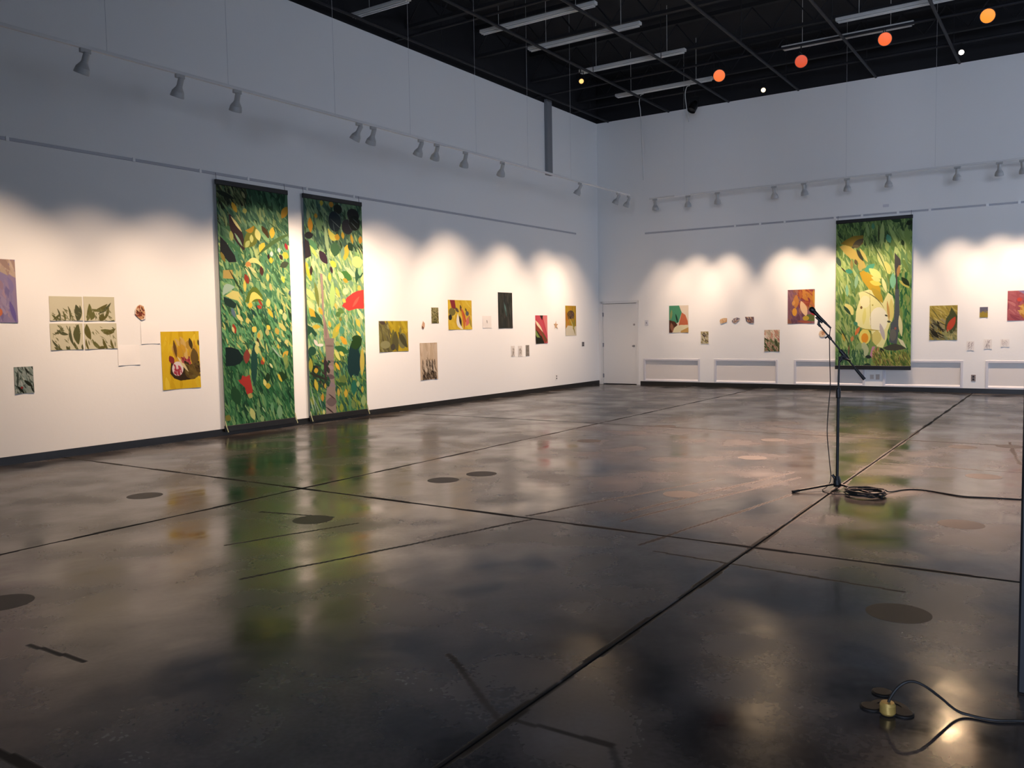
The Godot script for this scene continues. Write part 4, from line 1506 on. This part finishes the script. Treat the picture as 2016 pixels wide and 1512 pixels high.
	c.p([3.9, 182, 12, 182, 21, 185, 26, 192, 27, 196, 22, 201, 13, 203, 3.4, 203], "14282a")
	c.l(11, 202, 9.5, 227, 2.8, "1f4a30")
	c.l(33, 185, 31, 201, 9.0, "8a3a30")
	c.l(43, 178, 41, 227, 9.0, "1c4a40")
	c.p([19, 219, 23, 219, 25, 214, 30, 216, 35, 214, 37, 223, 39, 234, 33, 238, 30, 235, 28, 228, 22, 223], "b03028")
	c.l(36, 235, 34, 241, 7.5, "a0a050")
	c.l(36, 184, 38, 191, 3.9, "c0c468")
	c.l(46, 179, 47, 191, 6.3, "c8cc70")
	c.l(36, 207, 36, 215, 3.1, "8fb050")
	c.l(55, 220, 58, 229, 4.9, "d0cc68")
	c.l(61, 213, 61, 224, 6.7, "1f3a20")
	c.l(61, 225, 61, 232, 7.5, "b8a830")
	c.l(76, 215, 82, 225, 4.3, "d0b830")
	c.p([77, 213, 83, 213, 91, 220, 83, 225], "1f4020")
	c.l(93, 189, 84, 196, 6.7, "d0a830")
	c.l(64, 202, 69, 208, 3.0, "d0d890")
	c.l(52, 198, 56, 203, 5.9, "a04028")
	c.l(54, 194, 57, 201, 3.0, "e0a030")
	c.l(35, 252, 40, 266, 7.2, "b8c470")
	c.l(77, 252, 77, 269, 8.6, "6fa070")
	c.l(66, 248, 66, 260, 5.1, "5f9a68")
	c.l(45, 249, 46, 268, 5.1, "5a8a58")
	c.l(51, 262, 51, 270, 6.3, "7fa868")
	c.l(68, 183, 82, 197, 2.2, "9ab8a0")
	c.l(77, 180, 79, 186, 3.3, "d0b840")
	c.l(11, 226, 20, 247, 13, "1f4a2c")
	c.l(0.7, 258, 7.1, 263, 7.1, "7a7a30")
	c.l(51, 252, 56, 259, 1.4, "b0c890")
	c.l(93, 201, 87, 211, 4.7, "6a8a48")
	c.l(88, 192, 89, 205, 7.1, "7f9a4c")
	return c

func banner_two() -> Canvas:
	var c := Canvas.new(448, 2.76, "5a8a58", 32)
	c.field(0, 0, 100, 75, 672, 17, 3.1, 70, 22, ["3a5a40", "4f6f50", "2c4430", "5f7f58", "6f9068", "35564a"])
	c.field(0, 65, 100, 150, 832, 17, 3.1, 70, 22, ["7fae68", "a0c070", "5f9058", "c8d488", "8fb080", "6f9a74"])
	c.field(0, 140, 100, 205, 768, 14, 2.8, 68, 25, ["6fa868", "8fbc78", "4f8a58", "a8c070", "5fa080", "b8c888"])
	c.field(0, 195, 100, 275, 960, 14, 2.5, 66, 22, ["3f7a48", "5f8a40", "2c5a40", "8a9a3c", "1f4f44", "4f8a58"])
	c.p([1.6, -0.2, 100, -1.7, 100, 0.6, 1.4, 4.1], "16181a")
	c.l(34, 36, 38, 69, 6.5, "8fae78")
	c.l(64, 5.8, 67, 15, 5.7, "6f8a68")
	c.l(23, 27, 25, 43, 9.6, "5f8054")
	c.l(-1.0, 2.5, 3.1, 39, 6.1, "3a5f58")
	c.l(5.8, 17, 8.2, 35, 5.2, "7f9468")
	c.e(84, 17, 11, 8.5, "262826")
	c.e(51, 28, 11, 13, "1c2a30")
	c.e(73, 33, 10, 9.7, "2a2c32")
	c.e(57, 12, 7.5, 6.1, "20261f")
	c.e(86, 27, 10, 9.8, "1e2420")
	c.l(43, 25, 64, 38, 1.0, "5a6a68")
	c.l(73, 15, 77, 28, 1.0, "4a5a58")
	c.l(52, 15, 66, 24, 1.0, "4a5a58")
	c.l(48, 29, 50, 42, 1.2, "4a5a60")
	c.l(79, 26, 92, 35, 1.2, "5a6a68")
	c.l(75, 29, 81, 38, 1.0, "4a5458")
	c.l(83, 21, 93, 27, 1.0, "4a5a58")
	c.l(9.8, 27, 9.9, 45, 8.3, "b5821f")
	c.l(19, 21, 20, 27, 5.7, "9a7a20")
	c.l(30, 3.3, 29, 11, 5.7, "b0a030")
	c.l(46, 3.4, 46, 11, 8.3, "b58022")
	c.l(27, 9.9, 40, 22, 3.9, "7f9a68")
	c.l(39, 38, 59, 48, 9.1, "c0bc48", 0.25)
	c.l(50, 47, 59, 48, 8.3, "b08a20")
	c.l(64, 40, 65, 49, 5.7, "b89a28")
	c.l(79, 42, 82, 54, 4.8, "c0982a")
	c.l(97, 43, 95, 53, 7.4, "b8862a")
	c.l(85, 41, 90, 51, 3.9, "86a868")
	c.l(72, 56, 66, 76, 10, "e0b030")
	c.l(-0.6, 50, 14, 48, 8.7, "24262a")
	c.p([0.0, 53, 6.4, 57, 9.8, 74, -0.3, 78], "2f2a30")
	c.l(23, 67, 36, 82, 11, "3a2a38")
	c.l(6.6, 54, 20, 66, 8.3, "4f8a5a")
	c.l(7.9, 61, 20, 76, 5.4, "b0cc60")
	c.l(51, 54, 49, 72, 17, "3a6440")
	c.l(74, 53, 81, 63, 9.6, "24402c")
	c.e(89, 77, 9.7, 7.5, "c8d878")
	c.l(41, 79, 51, 85, 8.3, "ecd040")
	c.l(0.4, 82, 2.5, 90, 5.7, "e0b830")
	c.l(65, 59, 61, 74, 7.0, "6f9a78")
	c.l(1.0, 87, 8.4, 105, 5.7, "e0b828")
	c.l(9.3, 86, 7.9, 98, 4.8, "3a2c28")
	c.l(41, 85, 44, 94, 4.8, "3a2a38")
	c.l(39, 93, 39, 104, 5.7, "e8c840")
	c.l(59, 92, 78, 100, 12, "3f7a38")
	c.l(54, 91, 65, 101, 6.5, "f0ec90")
	c.l(62, 100, 71, 104, 5.4, "d89a28")
	c.l(67, 85, 86, 97, 6.5, "e0e490")
	c.l(88, 85, 87, 104, 6.5, "2f5a40")
	c.l(99, 91, 86, 98, 6.5, "2f5a40")
	c.l(94, 84, 93, 95, 7.8, "8fc080")
	c.p([23, 95, 27, 95, 28, 122, 27, 145, 37, 179, 26, 179, 26, 160, 24, 141, 24, 116], "9a8478")
	c.l(44, 104, 41, 140, 9.1, "a8d070")
	c.l(21, 99, 21, 137, 5.2, "a8b878")
	c.l(14, 106, 19, 136, 6.1, "6f8038")
	c.e(66, 116, 4.9, 4.2, "e8ec98")
	c.l(49, 111, 55, 124, 5.4, "e0c84c")
	c.l(47, 131, 49, 139, 4.4, "d8b850")
	c.p([59, 135, 68, 124, 79, 118, 87, 115, 99, 113, 99, 138, 85, 138, 71, 141], "e83a34")
	c.l(91, 122, 78, 136, 4.4, "d05a48")
	c.l(60, 126, 66, 130, 5.7, "e8c850")
	c.l(89, 108, 94, 114, 7.0, "d0bc50")
	c.l(0.6, 115, 13, 128, 8.3, "d0cc70")
	c.l(0.8, 128, 12, 142, 7.4, "d8d080")
	c.l(3.6, 138, 16, 154, 9.1, "d8a828")
	c.l(12, 142, 25, 160, 6.5, "2f5a38")
	c.l(4.8, 149, 20, 156, 6.5, "2f6040")
	c.l(19, 137, 25, 146, 5.7, "c8a830")
	c.l(7.6, 161, 21, 161, 5.4, "c8b030")
	c.p([0.2, 159, 7.5, 162, 15, 170, 12, 174, 5.6, 168, 0.4, 172], "24503a")
	c.l(35, 154, 38, 162, 4.8, "d8b838")
	c.l(54, 157, 41, 177, 10, "b8b83c")
	c.l(52, 161, 47, 168, 4.5, "e0b430")
	c.l(51, 139, 62, 143, 7.4, "5f8a40")
	c.l(47, 147, 56, 144, 7.0, "4f7a3c")
	c.l(54, 149, 57, 154, 5.4, "8a8a30")
	c.l(84, 151, 91, 162, 7.4, "d0c848")
	c.l(86, 138, 97, 152, 5.7, "e8ec98")
	c.l(83, 167, 92, 174, 3.7, "e8d850")
	c.l(64, 155, 68, 163, 2.3, "b0dca0")
	c.l(57, 161, 58, 171, 10, "4f9a74")
	c.e(84, 177, 8.7, 4.2, "2a4a20")
	c.l(54, 174, 63, 180, 5.7, "e8b030")
	c.l(29, 155, 30, 176, 4.4, "8a746c")
	c.p([27, 176, 43, 176, 41, 223, 43, 237, 44, 272, 26, 272, 26, 253, 30, 230, 29, 203], "8a7a72")
	c.l(28, 185, 43, 186, 2.8, "75665f")
	c.l(29, 205, 43, 205, 2.8, "7a6a68")
	c.l(28, 223, 43, 226, 6.1, "5f5055")
	c.l(27, 256, 45, 257, 12, "6a5a5a")
	c.l(29, 232, 44, 237, 5.6, "84747c")
	c.l(31, 212, 42, 214, 5.6, "968488")
	c.l(9.4, 177, 16, 185, 5.1, "d8d0c0")
	c.e(20, 184, 5.0, 1.9, "e8dcd0")
	c.e(6.2, 191, 6.4, 5.6, "24503a")
	c.field(4, 205, 34, 236, 96, 10, 3.1, 60, 40, ["24503a", "2f5a34", "3a3430", "1c3c2c"])
	c.l(3.1, 200, 3.2, 217, 7.0, "a0a030")
	c.l(11, 212, 12, 219, 7.0, "c09a28")
	c.l(23, 208, 22, 215, 5.6, "5f9a50")
	c.l(27, 198, 27, 226, 5.1, "3a2c34")
	c.l(0.6, 218, 29, 228, 3.7, "2a3028")
	c.l(22, 202, 24, 206, 3.2, "a08a28")
	c.l(9.0, 226, 13, 241, 6.0, "c0b030")
	c.l(21, 245, 21, 255, 5.1, "c0902c")
	c.l(26, 232, 26, 239, 3.9, "b09a30")
	c.p([75, 180, 83, 176, 94, 177, 92, 186, 86, 192, 91, 201, 89, 218, 84, 227, 77, 223, 71, 228, 66, 219, 66, 205, 70, 190], "17383a")
	c.p([75, 180, 83, 176, 94, 177, 92, 186, 82, 192, 72, 188], "24481f")
	c.l(56, 176, 66, 184, 7.9, "e0a828")
	c.l(44, 187, 69, 195, 9.7, "2f6a38")
	c.l(43, 190, 53, 205, 6.0, "d0d868")
	c.l(44, 207, 52, 217, 5.1, "e0b428")
	c.l(52, 193, 60, 199, 5.1, "d8d458")
	c.l(94, 190, 92, 226, 8.8, "c8b848")
	c.l(50, 180, 48, 186, 7.4, "a0b850")
	c.l(77, 231, 76, 251, 10, "1f6a54")
	c.l(48, 240, 49, 251, 5.1, "b8a03a")
	c.l(62, 242, 61, 253, 7.0, "c8a830")
	c.l(92, 240, 92, 249, 5.1, "b0a838")
	c.l(84, 233, 84, 241, 6.0, "9ab068")
	c.l(53, 260, 53, 271, 7.0, "8a9a34")
	c.l(74, 258, 75, 269, 7.9, "6f8a48")
	c.l(94, 252, 93, 267, 9.7, "8fae68")
	c.l(50, 228, 63, 231, 11, "5f7a38")
	c.l(44, 234, 63, 236, 4.6, "2f5a30")
	c.l(1.6, 234, 11, 271, 1.3, "a8c0a0")
	c.l(0.9, 250, 6.2, 268, 1.3, "a8c0a0")
	c.l(6.2, 249, 17, 272, 1.3, "86a898")
	c.l(13, 246, 20, 263, 1.3, "86a898")
	c.l(22, 265, 23, 272, 4.2, "c8cc78")
	c.l(31, 246, 43, 254, 1.7, "4a3a3a")
	c.l(26, 262, 40, 272, 2.0, "3a3030")
	return c

func banner_three() -> Canvas:
	var c := Canvas.new(448, 2.09, "7f9f50", 33)
	c.field(0, 0, 100, 45, 672, 22, 3.1, 80, 25, ["4f7038", "3a5530", "6f8f48", "8aa858", "5f8040", "7a9a50"])
	c.field(0, 40, 100, 120, 832, 22, 3.1, 74, 20, ["8fb058", "a8c468", "7a9c4c", "b8d078", "5f8a44", "6f9a58"])
	c.field(0, 110, 45, 212, 608, 20, 2.8, 74, 20, ["6f9a4c", "8fae58", "4f7a40", "5f8a50", "a0b868"])
	c.field(72, 80, 100, 212, 480, 17, 2.8, 84, 20, ["4f8a44", "6f9a48", "8aa050", "2f6a3c", "7fa850"])
	c.p([-0.8, 0.9, 100, -0.6, 100, 1.9, -0.4, 4.2], "20221f")
	c.l(62, 5.4, 61, 40, 5.9, "a0b868")
	c.l(69, 9.6, 83, 41, 5.2, "9ab860")
	c.l(41, 6.3, 44, 25, 4.2, "8aa860")
	c.l(92, 15, 96, 37, 8.4, "7f9f4c")
	c.l(57, 8.8, 57, 34, 2.8, "4a5a30")
	c.p([6.0, 32, 13, 27, 24, 22, 37, 22, 36, 34, 28, 40, 21, 37, 15, 35], "8a7424")
	c.l(37, 27, 22, 39, 9.1, "4f4a38")
	c.l(22, 36, 32, 38, 4.9, "6a6240")
	c.p([4.5, 36, 10, 34, 18, 36, 27, 43, 32, 54, 38, 59, 41, 67, 33, 70, 29, 57, 19, 53, 12, 46], "d0b450")
	c.l(28, 41, 37, 58, 5.2, "3f4430")
	c.l(32, 40, 43, 60, 4.5, "d8c860")
	c.l(34, 57, 33, 72, 7.7, "c8b458")
	c.l(21, 54, 22, 70, 4.2, "a89448")
	c.l(26, 55, 28, 63, 4.2, "6a5a38")
	c.l(39, 73, 52, 63, 8.4, "4fa880")
	c.l(13, 70, 23, 73, 6.6, "3f9a78")
	c.l(68, 23, 72, 35, 6.6, "4f9a78")
	c.l(49, 6.1, 50, 15, 4.5, "4f9068")
	c.l(76, 77, 76, 98, 8.0, "7fc898")
	c.l(15, 90, 16, 107, 4.2, "86c898")
	c.l(29, 76, 27, 96, 4.9, "8fc090")
	c.p([32, 74, 37, 71, 48, 78, 55, 86, 60, 97, 61, 112, 54, 109, 43, 95, 36, 85], "d0a824")
	c.l(45, 69, 61, 83, 9.8, "f0e478")
	c.l(46, 87, 61, 92, 7.3, "ecd850")
	c.l(48, 81, 60, 87, 5.9, "f0e078")
	c.l(65, 60, 72, 78, 9.1, "e0e070")
	c.l(56, 45, 64, 68, 7.7, "d0dc80")
	c.l(62, 82, 68, 103, 4.9, "e8ec98")
	c.l(36, 15, 73, 93, 1.1, "4f7038", -0.05)
	c.l(1.2, 18, 9.0, 26, 1.4, "2f4426")
	c.l(7.0, 65, 14, 73, 1.7, "3a3a24")
	c.p([78, 49, 85, 58, 86, 66, 81, 71, 82, 90, 84, 110, 79, 109, 80, 87, 78, 68], "4a4a48")
	c.l(84, 66, 82, 82, 4.5, "b8894a")
	c.l(84, 87, 97, 98, 4.5, "c8c050")
	c.l(87, 83, 97, 95, 6.6, "26381f")
	c.l(92, 11, 100, 8.0, 7.0, "2a3520")
	c.l(72, 2.5, 86, 6.4, 6.3, "2a4428")
	c.l(87, 32, 89, 40, 4.2, "2f4426")
	c.l(0.7, 50, 6.3, 64, 6.3, "46604a")
	c.p([31, 102, 45, 98, 52, 101, 63, 118, 70, 103, 76, 108, 78, 117, 75, 141, 70, 157, 69, 167, 64, 180, 56, 178, 48, 156, 34, 151, 27, 146, 28, 128, 33, 111], "f0ec98")
	c.e(58, 141, 12, 18, "f8f4d0")
	c.e(40, 115, 6.6, 8.5, "f4f0b0")
	c.l(40, 124, 38, 147, 5.0, "ece678")
	c.l(13, 117, 24, 133, 11, "e8e078")
	c.l(74, 112, 75, 144, 6.8, "ecdc70")
	c.l(69, 115, 72, 142, 3.2, "d0a050")
	c.l(48, 96, 63, 117, 8.6, "c0a42c", -0.05)
	c.l(37, 100, 65, 125, 1.4, "7a7440", -0.1)
	c.e(35, 123, 1.5, 2.0, "7a5a30")
	c.e(50, 120, 1.0, 1.1, "b0a840")
	c.l(46, 99, 48, 156, 0.7, "b8ac60")
	c.p([79, 99, 84, 99, 85, 131, 84, 157, 82, 175, 72, 172, 74, 146, 78, 141, 79, 122], "545c60")
	c.e(77, 162, 4.3, 8.4, "6a6a60")
	c.e(80, 153, 1.4, 1.9, "a05a50")
	c.l(66, 134, 70, 136, 2.2, "3f4430")
	c.l(69, 143, 74, 144, 2.9, "4a4a34")
	c.l(85, 135, 88, 164, 5.4, "e0dc98")
	c.p([83, 166, 90, 170, 95, 181, 87, 175], "e0dca8")
	c.l(33, 150, 27, 162, 4.7, "e07838")
	c.l(24, 163, 22, 171, 4.7, "c88848")
	c.e(40, 164, 7.7, 11, "f0e060")
	c.e(40, 166, 4.7, 6.8, "f09a22")
	c.l(39, 172, 38, 195, 14, "b8c490")
	c.l(34, 172, 29, 190, 8.6, "8fae68")
	c.l(56, 155, 55, 176, 13, "e0d470")
	c.l(60, 146, 66, 169, 5.4, "c0b8b0")
	c.l(34, 153, 61, 156, 1.6, "c0b040")
	c.l(48, 155, 50, 172, 1.6, "a8a048")
	c.p([50, 178, 54, 178, 51, 195, 47, 190], "c88aa0")
	c.l(59, 186, 66, 199, 5.8, "c08098")
	c.l(58, 178, 55, 201, 4.0, "c08850")
	c.l(53, 180, 51, 197, 4.0, "c08a58")
	c.l(56, 179, 53, 197, 1.6, "5a3a24")
	c.l(61, 180, 68, 194, 6.8, "2c2c2a")
	c.p([64, 180, 72, 176, 80, 174, 89, 177, 94, 181, 80, 184, 69, 183], "4a4a3c")
	c.l(41, 192, 49, 193, 5.0, "2a3430")
	c.l(39, 204, 49, 205, 5.8, "26402f")
	c.field(52, 188, 100, 211, 384, 12, 1.6, 72, 25, ["7a8a38", "a0a848", "5f7a30", "b8b458", "8a7a40", "4f6a2c"])
	c.field(2, 186, 38, 211, 256, 12, 1.9, 78, 22, ["4f7a44", "6f9a58", "3f6a44", "8fae70", "2f5a40"])
	c.l(4.0, 147, 20, 176, 1.3, "2f3a20")
	c.l(0.2, 151, 14, 167, 1.2, "3a4424")
	c.l(19, 175, 18, 191, 2.0, "7a5040")
	c.l(9.1, 159, 13, 171, 3.6, "c0a840")
	c.l(11, 120, 21, 133, 4.3, "2f5038")
	c.l(25, 143, 30, 148, 5.0, "3f8a68")
	c.l(11, 99, 11, 117, 4.3, "5f8a34")
	c.l(22, 106, 25, 119, 4.3, "5a8a40")
	return c
